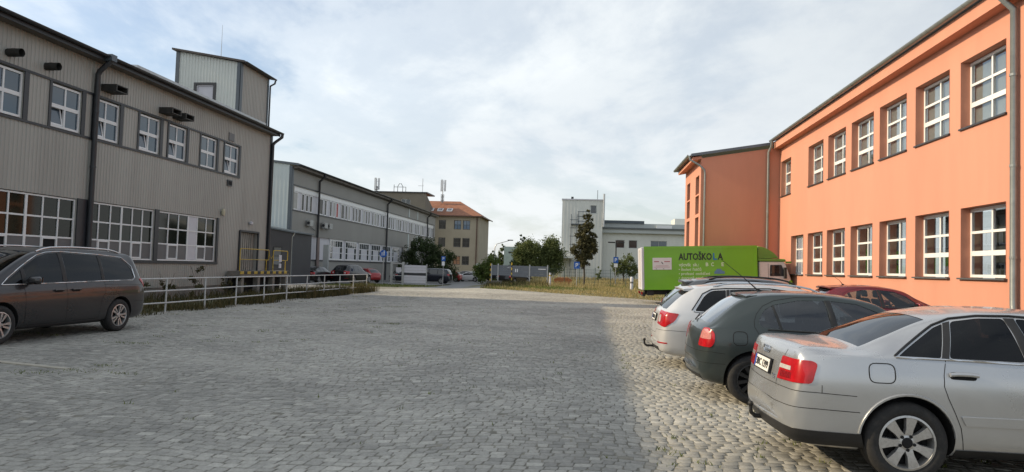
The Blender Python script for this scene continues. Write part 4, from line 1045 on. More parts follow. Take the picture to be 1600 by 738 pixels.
# ---- hall on the left
def rib(period, depth):
    def f(u):
        t = (u / period) % 1.0
        return depth * (0 if t < .42 else (t - .42) / .1 if t < .52 else 1 if t < .88 else (1 - t) / .12)
    br = lambda a, b: [k * period + q * period for k in range(int(a / period) - 1, int(b / period) + 2) for q in (0.001, .42, .52, .88, .999)]
    return f, br
root = thing('corrugated_hall', 'long two-storey grey corrugated hall with dark eaves, left of the yard', 'building', (-16, 11, 0))
lf = frame_of((0, -11, 0), (0, 1, 0), (1, 0, 0))          # u = world Y
UPW = [(14.9, 16.2), (17.25, 18.55), (19.61, 20.89), (21.46, 22.75), (23.84, 25.08), (25.65, 26.87), (27.94, 29.22), (29.9, 31.18)]
GW = [(13.0, 16.95), (17.0, 20.92), (21.42, 25.02), (25.28, 29.5)]
DOOR = (31.62, 33.44, 1.05, 2.86)
ops = [(a, b, 5.35, 6.72) for a, b in UPW] + [(a, b, 1.42, 3.32) for a, b in GW] + [DOOR]
pf, br = rib(.146, .017)
wall('wall', root, lf, 8, 34.5, .42, 7.86, ops, M_CLAD, .25, pf, br(8, 34.5))
wall('rear_extension_wall', root, lf, -14, 8, .42, 7.86, [], M_CLAD)
end = frame_of((-14, 23.5, 0), (1, 0, 0), (0, 1, 0))
wall('end_wall', root, end, 0, 14, .0, 7.86, [], M_CLAD)
MB().box(-.45, -.40, -24.9, 23.4, .5, 7.6).build('window_backing', M_VOID, root)  # dark sheet behind the windows, darkness of the rooms painted into its colour
MB().box(-14, -.02, -25, 23.49, -.3, .42).build('plinth', M_CONC, root)
for a, b in UPW:
    k = UPW.index((a, b))
    window(root, lf, a, b - .0, 5.39, 6.68, 2, 2, M_UPVC, M_PANEB, n=-.03, fw=.065, bw=.06, tilt=None if k in (6,) else {(0, 0)}, thickrow=1)
    mb = MB(); ubox(mb, lf, b + .002, b + .17, 5.3, 6.78, .02, .045); ubox(mb, lf, a - .10, a - .002, 5.3, 6.78, .02, .045); mb.build_split('window_jamb', M_TRIM, root)
mb = MB(); ubox(mb, lf, 12, 31.35, 6.72, 6.79, .028, .05); ubox(mb, lf, 12, 31.35, 5.28, 5.35, .028, .05); mb.build_split('trim_band', M_TRIM, root)
for gi, (a, b) in enumerate(GW):
    sp_ = {}
    for i in range(6): sp_[(i, 0)] = ('panel', M_PANEL)
    for i in ((1, 4) if gi != 3 else (1, 4)): sp_[(i, 0)] = ('vent', M_PANEL if gi != 1 else M_VOID)
    if gi == 3:
        for j in range(3): sp_[(3, j)] = ('panel', M_PANELW)
    window(root, lf, a, b, 1.44, 3.30, 6, 3, M_UPVC, M_PANEG, n=-.03, fw=.05, bw=.05, special=sp_, thickcol=3)
mb = MB()
for a, b in ((12.9, 13.0), (16.94, 17.01), (20.93, 21.42), (25.03, 25.27), (29.51, 29.68)): ubox(mb, lf, a, b, 1.36, 3.34, .02, .055)
ubox(mb, lf, 13, 29.68, 1.33, 1.42, .028, .06); mb.build_split('ground_window_trim', M_TRIM, root)
# eaves: soffit, fascia, gutter, roof
mb = MB(); mb.prism([(-.05, 7.84), (.40, 7.84), (.40, 7.90), (-.05, 7.92)], 1, -25, 23.55); mb.build('soffit', M_SOFF, root)
mb = MB(); mb.box(.39, .43, -25, 23.6, 7.82, 7.99); mb.build('fascia', M_TRIM, root)
mb = MB(); mb.prism([(.45, 7.97), (.45, 8.03), (-13.9, 8.3), (-13.9, 8.2)], 1, -25, 23.6); mb.build('roof', M_ROOF, root)
gutter(root, (.53, -25, 8.0), (.53, 23.65, 8.0), .08, M_TRIM)
mb = MB(); mb.prism([(.24, 8.10), (.26, 8.24), (-1.1, 8.30), (-1.1, 8.16)], 1, 12.2, 22.3); mb.build('roof_light_strip', pbr('pale_metal_flashing', (.42, .45, .48), .35, metal=.5, var=.1), root)
pipe(root, [(.53, 10.42, 7.95), (.52, 10.42, 7.82), (.18, 10.42, 7.52), (.13, 10.42, 7.4), (.13, 10.42, .1)], .085, M_TRIM, brackets=((.13, 10.42, 6.2), (.13, 10.42, 4.4), (.13, 10.42, 2.6)))
MB().box(.42, .66, 10.30, 10.56, 7.84, 8.05).build('hopper', M_TRIM2, root)
pipe(root, [(.53, 23.6, 7.95), (.52, 23.6, 7.8), (.18, 23.5, 7.5), (.12, 23.47, 7.38), (.12, 23.47, .1)], .075, M_TRIM)
mb = MB(); ubox(mb, lf, 34.38, 34.56, .42, 7.84, .0, .06); mb.build_split('corner_trim', M_TRIM, root)
# round and square ventilation outlets
for (y, z, kind) in ((17.95, 7.07, 0), (19.35, 7.08, 0), (21.75, 7.08, 1), (24.95, 7.04, 1), (25.85, 7.02, 1)):
    mb = MB(); yy = y - 11
    if kind == 0:
        mb.lathe([(.115, 0), (.115, .42)], 16, 'x', (0, yy, z)); mb.lathe([(.105, .42), (.105, .05), (0, .05)], 16, 'x', (0, yy, z)); mb.lathe([(.125, .16), (.125, .19)], 16, 'x', (0, yy, z))
    else: 
        mb.box(0, .55, yy, yy + .05, z - .11, z + .11); mb.box(0, .55, yy + .55, yy + .6, z - .11, z + .11); mb.box(0, .55, yy + .05, yy + .55, z + .08, z + .11); mb.box(0, .55, yy + .05, yy + .55, z - .11, z - .08); mb.box(0.02, .1, yy + .05, yy + .55, z - .08, z + .08)
    smooth_auto(mb.build('ventilation_outlet', pbr('sooty_metal', (.045, .043, .04), .6, metal=.3, var=.3, vscale=6), root), 40)
mb = MB(); ubox(mb, lf, 30.18, 30.66, 6.86, 7.2, .02, .05); mb.build('louvre_plate', M_PANEL, root)
mb = MB(); ubox(mb, lf, 30.22, 30.65, 4.83, 5.1, .02, .06); vo = mb.build('air_brick', M_TRIM, root)
mb = MB(); ubox(mb, lf, 30.28, 30.59, 4.88, 5.05, .05, .064); mb.build('grille', M_VOID, vo)
mb = MB(); mb.lathe([(.0, .16), (.07, .13), (.085, .0), (.07, -.14), (0, -.16)], 12, 'z', (.12, 18.85, 3.62)); smooth_auto(mb.build('wall_lamp', pbr('yellowed_lamp', (.45, .42, .30), .4), root), 60)
mb = MB(); mb.lathe([(.0, .1), (.09, .05), (.09, -.05), (0, -.1)], 12, 'z', (.12, 21.5, 3.3)); smooth_auto(mb.build('wall_lamp', M_PANELW, root), 60)
# loading door with plastic strip curtain
mb = MB(); ubox(mb, lf, 31.56, 31.64, 1.0, 2.92, .02, .08); ubox(mb, lf, 33.42, 33.52, 1.0, 2.92, .02, .08); ubox(mb, lf, 31.64, 33.42, 2.86, 2.94, .02, .08); do = mb.build('loading_door', M_TRIM, root)
for k in range(8):
    mb = MB(); u = 31.70 + k * .205; ubox(mb, lf, u, u + (.15 if k < 7 else .26), 1.06, 2.84, -.16, -.145); mb.build('curtain_strip', pbr('strip_curtain', (.22, .21, .19), .4, var=.3, vscale=2), do)
# roof tower of the hall
tr = thing('roof_tower', 'pale corrugated lift tower with antenna on the hall roof', 'tower', (-16.3, 31.6, 8.2))
tf = frame_of((-3.15, 0, 0), (1, 0, 0), (0, -1, 0)); sf = frame_of((0, 0, 0), (0, 1, 0), (1, 0, 0))
pf2, br2 = rib(.15, .02)
wall('front_wall', tr, tf, 0, 3.15, -.4, lambda u: 3.10 - u * .175, [(1.02, 1.86, .2, 1.5)], M_CLAD2, .1, pf2, br2(0, 3.15))
wall('side_wall', tr, sf, 0, 2.9, -.4, 2.55, [], M_CLAD, .1, pf2, br2(0, 2.9))
wall('far_wall', tr, frame_of((-3.15, 2.9, 0), (1, 0, 0), (0, 1, 0)), 0, 3.15, -.4, lambda u: 3.10 - u * .175, [], M_CLAD)
wall('back_wall', tr, frame_of((-3.15, 0, 0), (0, 1, 0), (-1, 0, 0)), 0, 2.9, -.4, 3.10, [], M_CLAD)
mb = MB(); mb.box(-.16, .03, -.05, -.02, -.4, 2.55); mb.box(.0, .05, -.05, .16, -.4, 2.55); mb.box(-3.2, -3.02, -.05, -.02, -.4, 3.08); mb.box(0, .05, 2.78, 2.92, -.4, 2.55); mb.build_split('corner_trim', M_TRIM2, tr)
mb = MB(); mb.prism([(-3.35, 3.13), (.25, 2.53), (.25, 2.62), (-3.35, 3.22)], 1, -.18, 3.1); mb.build('roof', pbr('brown_roof_edge', (.06, .05, .045), .6, var=.2), tr)
gutter(tr, (.30, -.15, 2.58), (.30, 3.15, 2.58), .06, M_TRIM)
pipe(tr, [(.30, 3.08, 2.5), (.28, 3.05, 2.35), (.09, 2.96, 2.2), (.09, 2.96, -.1)], .045, M_TRIM)
wo = window(tr, tf, 1.02, 1.86, .2, 1.5, 1, 1, M_PANELW, M_PANELW, n=-.02, fw=.06, parent_name='hatch_door')
mb = MB(); ubox(mb, tf, .9, 1.02, .1, 1.6, .0, .05); ubox(mb, tf, 1.86, 1.98, .1, 1.6, .0, .05); ubox(mb, tf, 1.02, 1.86, 1.5, 1.6, .0, .05); mb.build_split('hatch_frame', M_TRIM, tr)
mb = MB(); mb.tube([(-1.0, .0, 2.7), (-1.0, 0, 4.35)], [.018, .008], 6); mb.build('antenna', M_GALV, tr)
# ---- loading dock with yellow rails
dk = thing('loading_dock', 'raised loading dock with yellow railings and black-yellow edge beside the hall door', 'loading dock', (-16, 31.5, 0))
MB().box(.14, .74, -1.1, 4.2, .82, 1.05).build('deck', M_CONC, dk)
for y in (-.7, .9, 2.5, 4.0):
    MB().box(.45, .68, y - .12, y + .12, -.1, .82).build('pier', M_CONC, dk)
MB().box(.14, .3, -1.0, 4.1, -.1, .82).build('back_wall', M_VOID, dk)  # near-black sheet, the shade under the deck put into its colour
for k in range(16):
    MB().box(.742, .765, -1.1 + k * .33, -1.1 + (k + 1) * .33 - .002, .92, 1.045).build('edge_stripe', M_YEL if k % 2 == 0 else BLACK, dk)
def yrail(y0, y1):
    mb = MB(); x = .66
    mb.tube([(x, y0, 1.05), (x, y0, 2.0), (x, y0 + .05, 2.06), (x, y1 - .05, 2.06), (x, y1, 2.0), (x, y1, 1.6)], .022, 8); mb.tube([(x, y0 + .02, 1.58), (x, y1 - .02, 1.58)], .016, 8); mb.tube([(x, y1 - .25, 1.05), (x, y1 - .25, 1.6)], .022, 8)
    for o_ in mb.build_split('railing', M_YEL, dk): smooth_auto(o_, 50)
yrail(-1.0, 1.9); yrail(2.4, 4.1)
mb = MB(); mb.tube([(.66, 1.9, 1.9), (.66, 2.15, 1.65), (.66, 2.4, 1.8)], .012, 5); mb.build('chain', M_YEL, dk)
mb = MB(); mb.box(.68, .70, 3.0, 3.3, 1.5, 1.85); mb.box(.68, .70, 3.02, 3.28, 1.2, 1.42); mb.build_split('notice', M_PANELW, dk)

# ---- dark annex and second grey building
an = thing('dark_annex', 'small anthracite lean-to annex behind the hall corner', 'building', (-22.1, 52, 0))
af = frame_of((-5, 0, 0), (1, 0, 0), (0, -1, 0))
M_ANTH = pbr('anthracite_panel', (.040, .040, .046), .6, var=.1, vscale=1)
wall('front_wall', an, af, 0, 5, -.5, lambda u: 4.45 - u * .15, [(3.5, 4.2, 1.2, 2.6)], M_ANTH, .1)
wall('side_wall', an, frame_of((0, 0, 0), (0, 1, 0), (1, 0, 0)), 0, 3.8, -.5, 3.7, [], M_ANTH)
window(an, af, 3.5, 4.2, 1.2, 2.6, 1, 2, M_TRIM, M_PANE, n=-.04)
mb = MB(); mb.prism([(-5, 4.45), (.2, 3.67), (.2, 3.77), (-5, 4.58)], 1, -.15, 3.8); mb.build('roof', M_TRIM2, an)
pipe(an, [(.24, -.1, 3.68), (.2, -.12, 3.5), (.07, -.1, 3.35), (.07, -.1, -.4)], .05, M_TRIM2)
b2 = thing('panel_building', 'grey panel building with white window bands, behind the corrugated hall', 'building', (-24, 55.8, -.2))
bf = frame_of((0, -55.8, .2), (0, 1, 0), (1, 0, 0))
M_P2 = pbr('grey_panel_facade', (.25, .245, .23), .6, var=.08, vscale=.3, stretch=(1, 1, .3))
M_P2F = pbr('pale_blue_grey_cladding', (.46, .52, .53), .5, var=.06, vscale=.4)
Y0, Y1 = 55.8, 111.5
wall('facade', b2, bf, Y0, Y1, -.6, 9.15, [(56.4, 110.6, 5.77, 7.75), (56.4, 92, 1.73, 3.75)], M_P2, .12)
pf3, br3 = rib(.33, .008)
wall('front_wall', b2, frame_of((-14, 0, .2), (1, 0, 0), (0, -1, 0)), 0, 13.8, -.6, lambda u: 10.85 - u * .1, [], M_P2F, .1, pf3, br3(0, 14))
mb = MB(); mb.box(-.2, .04, -.06, .0, -.4, 9.5); mb.box(.0, .06, 0, .3, -.4, 9.3); mb.build_split('corner_trim', M_TRIM2, b2)
mb = MB(); mb.prism([(-14, 11.05), (.55, 9.52), (.55, 9.70), (-14, 11.3)], 1, -.1, Y1 - Y0 + .2); mb.build('roof', M_TRIM2, b2)
mb = MB(); mb.prism([(-.03, 9.25), (.5, 9.35), (.5, 9.54), (-.03, 9.5)], 1, .1, Y1 - Y0 + .1); mb.build('eaves', M_SOFF, b2)
gutter(b2, (.62, 0, 9.62), (.62, Y1 - Y0, 9.62), .09, M_TRIM, 6)
for y in (61.6, 83.7, 105.5):
    pipe(b2, [(.62, y - Y0, 9.5), (.6, y - Y0, 9.3), (.14, y - Y0, 8.9), (.14, y - Y0, -.2)], .1, M_TRIM)
MB().box(-.18, -.13, .6, 54.8, 1.9, 7.98).build('window_backing', M_PANELW, b2)
y = 56.5; k = 0
while y < 110:
    w = .62 if k % 5 else .95
    if not any(abs(y + .3 - p) < .5 for p in (61.6, 83.7, 105.5)):
        gm = pbr('dark_band_pane', (.010, .012, .014), .25, var=.2, spec=.2) if (k * 7) % 4 else pbr('pale_blind', (.42, .42, .40), .6, var=.1)
        if k in (9,): gm = pbr('red_blind', (.45, .06, .06), .6, var=.1)
        window(b2, bf, y, y + w, 5.80, 7.30, 1, 1, M_UPVC, gm, n=-.08, fw=.09)
    y += w + (.28 if k % 3 else .75); k += 1
mb = MB(); ubox(mb, bf, 56.4, 110.6, 7.32, 7.75, -.12, -.06); mb.build('band_panel', M_UPVC, b2)
y = 56.6; k = 0
while y < 91:
    w = 3.6
    sp_ = {(i, j): ('panel', M_PANELW) for i in (1, 2, 3) for j in (0, 1)}
    if not (60.6 < y < 61.7): window(b2, bf, y, min(y + w, 91.8), 1.75, 3.72, 5, 3, M_UPVC, M_PANE, n=-.06, fw=.14, bw=.06, special=sp_)
    y += w + .75; k += 1
mb = MB(); ubox(mb, bf, 56.2, 111, 7.75, 7.85, .0, .04); ubox(mb, bf, 56.2, 111, 5.67, 5.77, .0, .05); ubox(mb, bf, 56.2, 92, 1.6, 1.73, .0, .05); mb.build_split('trim_band', M_TRIM, b2)
for y in (94.3, 99.2): 
    mb = MB(); ubox(mb, bf, y, y + .45, -.4, 5.6, .0, .05); ubox(mb, bf, y, y + .45, 7.9, 9.2, .0, .05); mb.build_split('pale_pilaster', M_P2F, b2)
for y in (59.0, 62.5, 63.7):
    ac = MB(); ac.box(.12, .45, y - Y0, y - Y0 + .75, 4.78, 5.30); ao = ac.build('air_conditioner', pbr('grey_unit', (.36, .37, .36), .5), b2, bevel=.02)
    q = MB(); q.lathe([(.13, 0), (.13, .02), (.0, .02)], 18, 'y', (.285, y - Y0 - .022, 5.04)); q.build('fan', M_TRIM, ao)
mb = MB(); mb.tube([(.1, 3.4, 4.95), (.1, 5.2, 4.5)], .03, 6); mb.build('refrigerant_pipe', M_TRIM, b2)

# ---- beige building with orange roof
bb = thing('beige_building', 'three-storey beige rendered building with orange tiled hip roof and roof windows', 'building', (-19, 125, -.6))
M_BEI = pbr('beige_render', (.36, .32, .25), .9, var=.08, vscale=.4, dirt=.15, dirtcol=(.2, .17, .13))
M_TILE = pbr('orange_roof_tiles', (.25, .105, .058), .8, var=.22, vscale=1.5, dirt=.3, dirtcol=(.2, .1, .06))
f1 = frame_of((-26, 0, .6), (1, 0, 0), (0, -1, 0)); f2 = frame_of((0, 0, .6), (0, 1, 0), (1, 0, 0))
wx = [(18.75, 20.0), (21.47, 22.75), (23.07, 24.35), (15.6, 16.9), (13.2, 14.5)]; wz = [(1.75, 3.3), (4.86, 6.5), (8.0, 9.62)]
wall('front_wall', bb, f1, 0, 26, -1, 10.4, [(a, b, c, d) for a, b in wx for c, d in wz], M_BEI, .25)
wall('side_wall', bb, f2, 0, 12, -1, 10.4, [], M_BEI, .25)
for i, (a, b) in enumerate(wx):
    for j, (c, d) in enumerate(wz):
        gm = pbr('sky_lit_pane', (.16, .22, .30), .05, var=.1) if j == 2 and i in (1, 2) else (pbr('warm_blind', (.35, .18, .10), .5) if (i, j) == (1, 0) else pbr('grey_blind_pane', (.06, .058, .055), .15, var=.2))
        window(bb, f1, a, b, c, d, 2, 2, pbr('brown_frame', (.055, .05, .045), .5), gm, n=-.16, fw=.09, bw=.07, fd=.05)
mb = MB(); e = .6; H0, H1 = 11.0, 14.1; 
A, B, C_, D = (-26, -e, H0), (e, -e, H0), (e, 12 + e, H0), (-26, 12 + e, H0); Rr, Rl = (-4.6, 6, H1), (-26, 6, H1)
mb.quad(A, B, Rr, Rl); mb.tri(B, C_, Rr); mb.quad(C_, D, Rl, Rr); mb.quad(A, D, C_, B); ro = mb.build('roof', M_TILE, bb)
mb = MB(); mb.box(-26, e, -e - .1, -e, H0 - .15, H0 + .03); mb.box(e, e + .1, -e, 12 + e, H0 - .15, H0 + .03); mb.build_split('gutter', pbr('copper_brown_gutter', (.10, .05, .035), .5), bb)
pipe(bb, [(-.4, -.15, H0 - .2), (-.4, -.15, -.3)], .09, pbr('copper_brown_gutter', (.10, .05, .035), .5))
for x in (-11.6, -9.6, -7.9, -6.2):
    q = MB(); y0_, y1_ = 1.1, 2.2; z_ = lambda y: H0 + (y + e) / (6 + e) * (H1 - H0)
    q.add([(x, y0_, z_(y0_) + .02), (x + 1.0, y0_, z_(y0_) + .02), (x + 1.0, y1_, z_(y1_) + .02), (x, y1_, z_(y1_) + .02), (x, y0_, z_(y0_) + .16), (x + 1.0, y0_, z_(y0_) + .16), (x + 1.0, y1_, z_(y1_) + .16), (x, y1_, z_(y1_) + .16)], [(0, 3, 2, 1), (4, 5, 6, 7), (0, 1, 5, 4), (1, 2, 6, 5), (2, 3, 7, 6), (3, 0, 4, 7)])
    s_ = q.build('roof_window', M_UPVC, ro); q = MB(); q.quad((x + .15, y0_ + .15, z_(y0_ + .15) + .175), (x + .85, y0_ + .15, z_(y0_ + .15) + .175), (x + .85, y1_ - .15, z_(y1_ - .15) + .175), (x + .15, y1_ - .15, z_(y1_ - .15) + .175)); q.build('pane', M_PANE, s_)
pb = thing('roof_penthouse', 'flat grey-brown machine room block above the orange roof', 'building', (-28, 121.5, 10))
M_PENT = pbr('grey_brown_render', (.19, .17, .14), .9, var=.1, vscale=.5)
wall('front_wall', pb, frame_of((-11, 0, 0), (1, 0, 0), (0, -1, 0)), 0, 11.0, -4.5, 3.95, [(6.7, 8.3, 1.6, 2.9)], M_PENT, .2)
window(pb, frame_of((-11, 0, 0), (1, 0, 0), (0, -1, 0)), 6.7, 8.3, 1.6, 2.9, 2, 1, M_UPVC, M_PANE, n=-.1)
wall('side_wall', pb, frame_of((0, 0, 0), (0, 1, 0), (1, 0, 0)), 0, 6, -4.5, lambda u: 3.95 - u * .35, [], M_PENT)
MB().prism([(0.3, 3.95), (.3, 4.15), (-11.2, 4.15), (-11.2, 3.95)], 1, -.2, 6).build('roof', M_TRIM, pb)
def mast(x, y, z0, h, lab):
    t = thing('antenna_mast', lab, 'antenna', (x, y, z0), group='mobile phone antennas on the far roofs')
    MB().tube([(0, 0, 0), (0, 0, h)], .09, 8).build('pole', M_GALV, t)
    for k, a in enumerate((0.4, 2.4, 4.5)):
        q = MB(); c, s_ = math.cos(a) * .42, math.sin(a) * .42; q.box(c - .16, c + .16, s_ - .08, s_ + .08, h - 2.0, h + .1); po = q.build('panel_antenna', M_UPVC, t)
        MB().tube([(0, 0, h - .5), (c, s_, h - .5)], .03, 5).build('arm', M_GALV, po); MB().tube([(0, 0, h - 1.6), (c, s_, h - 1.6)], .03, 5).build('arm', M_GALV, po)
    q = MB()
    for k in range(6): q.box(-.28, .28, -.28, .28, .2 + k * .25, .3 + k * .25)
    q.build('radio_unit', M_PANEL, t)
mast(-26.7, 129.5, 13.0, 4.2, 'tall antenna mast standing on the orange roof')
mast(-38.2, 126, 13.9, 3.0, 'antenna mast at the left edge of the flat penthouse roof')
t = thing('aerial', 'thin television aerial on the flat penthouse roof', 'antenna', (-29.2, 124, 13.6)); MB().tube([(0, 0, 0), (0, 0, 3.2)], .05, 6).build('pole', M_GALV, t); MB().tube([(-.8, 0, 1.9), (.2, 0, 1.9)], .03, 5).build('boom', M_GALV, t)
q = MB()
for dx in (-.45, .45): q.tube([(dx, 0, 0), (dx, 0, .9), (dx * .4, .0, 1.35), (dx * .1, 0, 1.4)], .05, 5)
q.tube([(-1.1, 0, 0), (-1.1, 0, 1.2)], .05, 5); q.tube([(-1.1, 0, .8), (1.0, 0, .8)], .04, 5); q.tube([(1.0, 0, 0), (1.0, 0, .8)], .05, 5)
tag(q.build('roof_ladder', M_TRIM, loc=(-32.6, 121.6, 14.15)), 'curved steel ladder top on the flat penthouse roof', 'ladder')

# ---- white industrial building on the right
wb = thing('white_industrial_building', 'white panelled industrial building with square tower beyond the mesh fence', 'building', (-3.75, 105, .4))
M_WP = pbr('white_panels', (.60, .61, .58), .6, var=.05, vscale=.4, dirt=.12, dirtcol=(.3, .3, .27))
M_WP2 = pbr('grey_white_band', (.40, .43, .43), .55, var=.05, vscale=.4)
pf4, br4 = rib(.5, .010)
wf = frame_of((0, 0, -.4), (1, 0, 0), (0, -1, 0))
wall('tower_wall', wb, wf, 0, 5.9, 0, 11.75, [(4.1, 5.0, 9.8, 11.0)], M_WP, .15, pf4, br4(0, 6))
window(wb, wf, 4.1, 5.0, 9.8, 11.0, 1, 1, M_WP2, M_PANE, n=-.06)
wall('tower_side_wall', wb, frame_of((5.9, 0, -.4), (0, 1, 0), (1, 0, 0)), 0, 6, 0, 11.75, [], M_WP)
wall('tower_left_wall', wb, frame_of((0, 0, -.4), (0, 1, 0), (-1, 0, 0)), 0, 6, 0, 11.75, [], M_WP)
MB().box(-.1, 6.0, -.1, 6, 11.33, 11.5).build('tower_roof', M_PANELW, wb)
wh = frame_of((5.9, 2.0, -.4), (1, 0, 0), (0, -1, 0))
WW = [(2.0, 3.35), (3.95, 5.2), (7.15, 9.5)]
wall('hall_wall', wb, wh, 0, 24, 0, 7.2, [(a, b, 4.95, 6.15) for a, b in WW], M_WP, .2, pf4, br4(0, 24))
for i, (a, b) in enumerate(WW): window(wb, wh, a, b, 4.95, 6.15, 2 if i == 2 else 1, 1, M_WP2, pbr('brown_pane', (.05, .035, .03), .08) if i < 2 else M_PANEB, n=-.1, fw=.05)
MB().box(5.9, 30, 1.45, 2.0, 6.75, 7.3).build('fascia', M_WP2, wb); MB().box(5.9, 30, 1.3, 2.2, 7.3, 7.55).build('eaves', pbr('dark_grey_eaves', (.10, .11, .115), .6), wb)
MB().box(5.95, 30, 4.0, 12, 7.0, 8.35).build('clerestory', M_WP2, wb); MB().box(5.95, 12.2, 3.8, 12, 8.35, 8.75).build('roof', M_TRIM2, wb)
for x in (14.0, 19.0): MB().box(x, x + 2.3, 3.7, 3.98, 7.7, 8.1).build('roof_light', M_UPVC, wb)
MB().box(17.3, 24, 9, 14, 8.3, 9.6).build('rooftop_unit', M_WP, wb)
MB().tube([(6.05, -.2, 7.5), (6.05, -.2, 12.3)], .14, 8).build('flue', M_GALV, wb); MB().tube([(5.1, .5, 11.5), (5.1, .5, 12.9)], .04, 5).build('aerial', M_TRIM, wb)
MB().box(1.25, 1.6, .4, .8, 11.5, 11.85).build('siren', M_TRIM, wb)
lad = MB()
for x in (1.35, 2.2): lad.tube([(x, -.6, 0), (x, -.6, 9.2)], .05, 5)
for k in range(1, 8): lad.tube([(1.2, -.6, k * 1.2), (2.35, -.6, k * 1.2)], .04, 5)
for z in (8.2, 8.9, 9.6): lad.tube([(2.3, -.6, z), (3.9, -.6, z), (3.9, 0, z)], .05, 5)
for x in (2.4, 3.9): lad.tube([(x, -.6, 7.8), (x, -.6, 9.6)], .05, 5)
lad.box(1.3, 3.9, -.75, 0, 7.7, 7.82); lad.build('escape_ladder', M_TRIM2, wb)
pr = MB(); pr.box(-1.1, 1.7, -2.5, 0, 2.75, 3.1); pr.box(-1.0, -.8, -2.4, -2.2, -.4, 2.75); pr.box(-.2, -.05, -2.4, -2.2, -.4, 2.75); pr.build('porch', M_WP, wb)
MB().box(11.3, 11.8, 1.85, 1.96, 2.4, 2.9).build('meter_box', M_WP2, wb)
nb = thing('gabled_shed', 'pale shed roof edge between the white building and the coral wing', 'building', (12.5, 78, .1))
MB().prism([(-1.6, 4.0), (4, 5.6), (4, 6.0), (-1.6, 4.35)], 1, 0, 8).build('roof', M_WP, nb); MB().prism([(-.8, 0), (4, 0), (4, 5.5), (-.8, 4.1)], 1, .4, 8).build('wall', M_TRIM, nb)

# ---- coral building on the right
cb_ = thing('coral_building', 'two-storey coral rendered building with white six-pane windows, right of the yard', 'building', (10.2, 18, 0))
M_COR = pbr('coral_render', (.555, .252, .172), .88, var=.06, vscale=.5, bump=.12, bscale=220, stretch=(1, 1, .22), dirt=.28, dirtcol=(.44, .21, .145))
cf = frame_of((0, -18, 0), (0, 1, 0), (-1, 0, 0))
UW = [(18.69, 20.85), (21.47, 23.59), (24.24, 26.37), (26.92, 29.08), (29.73, 31.82), (32.47, 34.58), (37.48, 39.3)]
LW = [(18.69, 20.82), (21.47, 23.56), (24.22, 26.32), (26.96, 29.09), (29.72, 31.86), (32.44, 34.53), (35.23, 37.26)]
ops = [(a, b, 5.80, 7.66) for a, b in UW] + [(a, b, 1.70, 3.60) for a, b in LW]
wall('end_wall', cb_, frame_of((0, -.12, 0), (1, 0, 0), (0, -1, 0)), 0, 11, -.2, 8.42, [], M_COR)
wall('wall', cb_, cf, 17.88, 39.62, -.2, 8.42, ops, M_COR, .34)
CG = thin_glass('building_glass', (.84, .87, .87), 1.5)
for a, b in UW:
    window(cb_, cf, a, b, 5.82, 7.64, 2, 3, M_UPVC, CG, n=-.24, fw=.075, bw=.07, fd=.07, thickrow=1)
    mb = MB(); ubox(mb, cf, a - .04, b + .04, 5.755, 5.80, -.2, .06); mb.build('window_sill', M_TRIM, cb_)
    mb = MB(); ubox(mb, cf, a, b, 5.8, 7.66, -.365, -.355); mb.build('roller_blind', pbr('grey_roller_blind', (.32, .33, .34), .8, var=.12, vscale=1.5), cb_)
for i, (a, b) in enumerate(LW):
    window(cb_, cf, a, b, 1.72, 3.58, 2, 3, M_UPVC, CG, n=-.24, fw=.075, bw=.07, fd=.07, thickrow=1)
    mb = MB(); ubox(mb, cf, a - .06, b + .06, 1.655, 1.70, -.2, .09); mb.build('window_sill', pbr('zinc_sill', (.10, .10, .105), .5, metal=.3), cb_)
    mb = MB(); ubox(mb, cf, a, b, 1.7, 3.6, -.9, -.88); mb.build('room_backing', pbr('dim_room', (.055, .055, .05), .9, var=.4), cb_)  # sheet behind the panes, dimness of the room put into its colour
mb = MB(); mb.prism([(.0, 8.40), (-.34, 8.40), (-.34, 8.78), (.0, 8.78)], 1, -.2, 21.62); mb.build('cornice', M_COR, cb_)
gutter(cb_, (-.47, -.3, 8.88), (-.47, 21.75, 8.88), .10, M_ZINC, 2.0)
mb = MB(); mb.prism([(-.42, 8.80), (-.42, 8.86), (6, 11.2), (6, 11.1)], 1, -.3, 21.62); mb.build('roof', M_ROOF, cb_)
pipe(cb_, [(-.47, .18, 8.8), (-.43, .18, 8.5), (-.12, .18, 8.2), (-.12, .18, 1.1), (-.14, .10, .7), (-.2, .05, .55)], .075, M_ZINC, brackets=((-.12, .18, 6.6), (-.12, .18, 4.4), (-.12, .18, 2.2)), n=14)
# wing
wg = thing('coral_wing', 'projecting coral wing with sloping metal roof behind the green truck', 'building', (6.05, 39.6, 0))
M_COR2 = M_COR
wgf = frame_of((0, 0, 0), (1, 0, 0), (0, -1, 0)); wgl = frame_of((0, 0, 0), (0, 1, 0), (-1, 0, 0))
wall('front_wall', wg, wgf, 0, 4.2, -.2, lambda u: 7.85 + u * .16, [], M_COR2)
slots = [(.55, 1.75, 1.2, 4.7), (.55, 1.75, 4.9, 5.9), (.55, 1.75, 6.0, 7.0), (4.0, 5.2, 1.2, 4.7), (4.0, 5.2, 4.9, 5.9), (4.0, 5.2, 6.0, 7.0)]
wall('left_wall', wg, wgl, 0, 6.1, -.2, 7.85, slots, M_COR2, .3)
for s_ in slots: window(wg, wgl, *s_[:2], s_[2], s_[3], 1, 1, pbr('brown_metal_frame', (.09, .08, .075), .5), pbr('brown_panel', (.13, .115, .11), .4) if s_[3] < 5 else M_PANE, n=-.18, fw=.07)
mb = MB(); mb.prism([(-.55, 7.93), (4.15, 8.68), (4.15, 8.82), (-.55, 8.07)], 1, -.16, 6.4); mb.build('roof', pbr('blue_grey_roof_metal', (.12, .14, .165), .4, metal=.4, var=.1), wg)
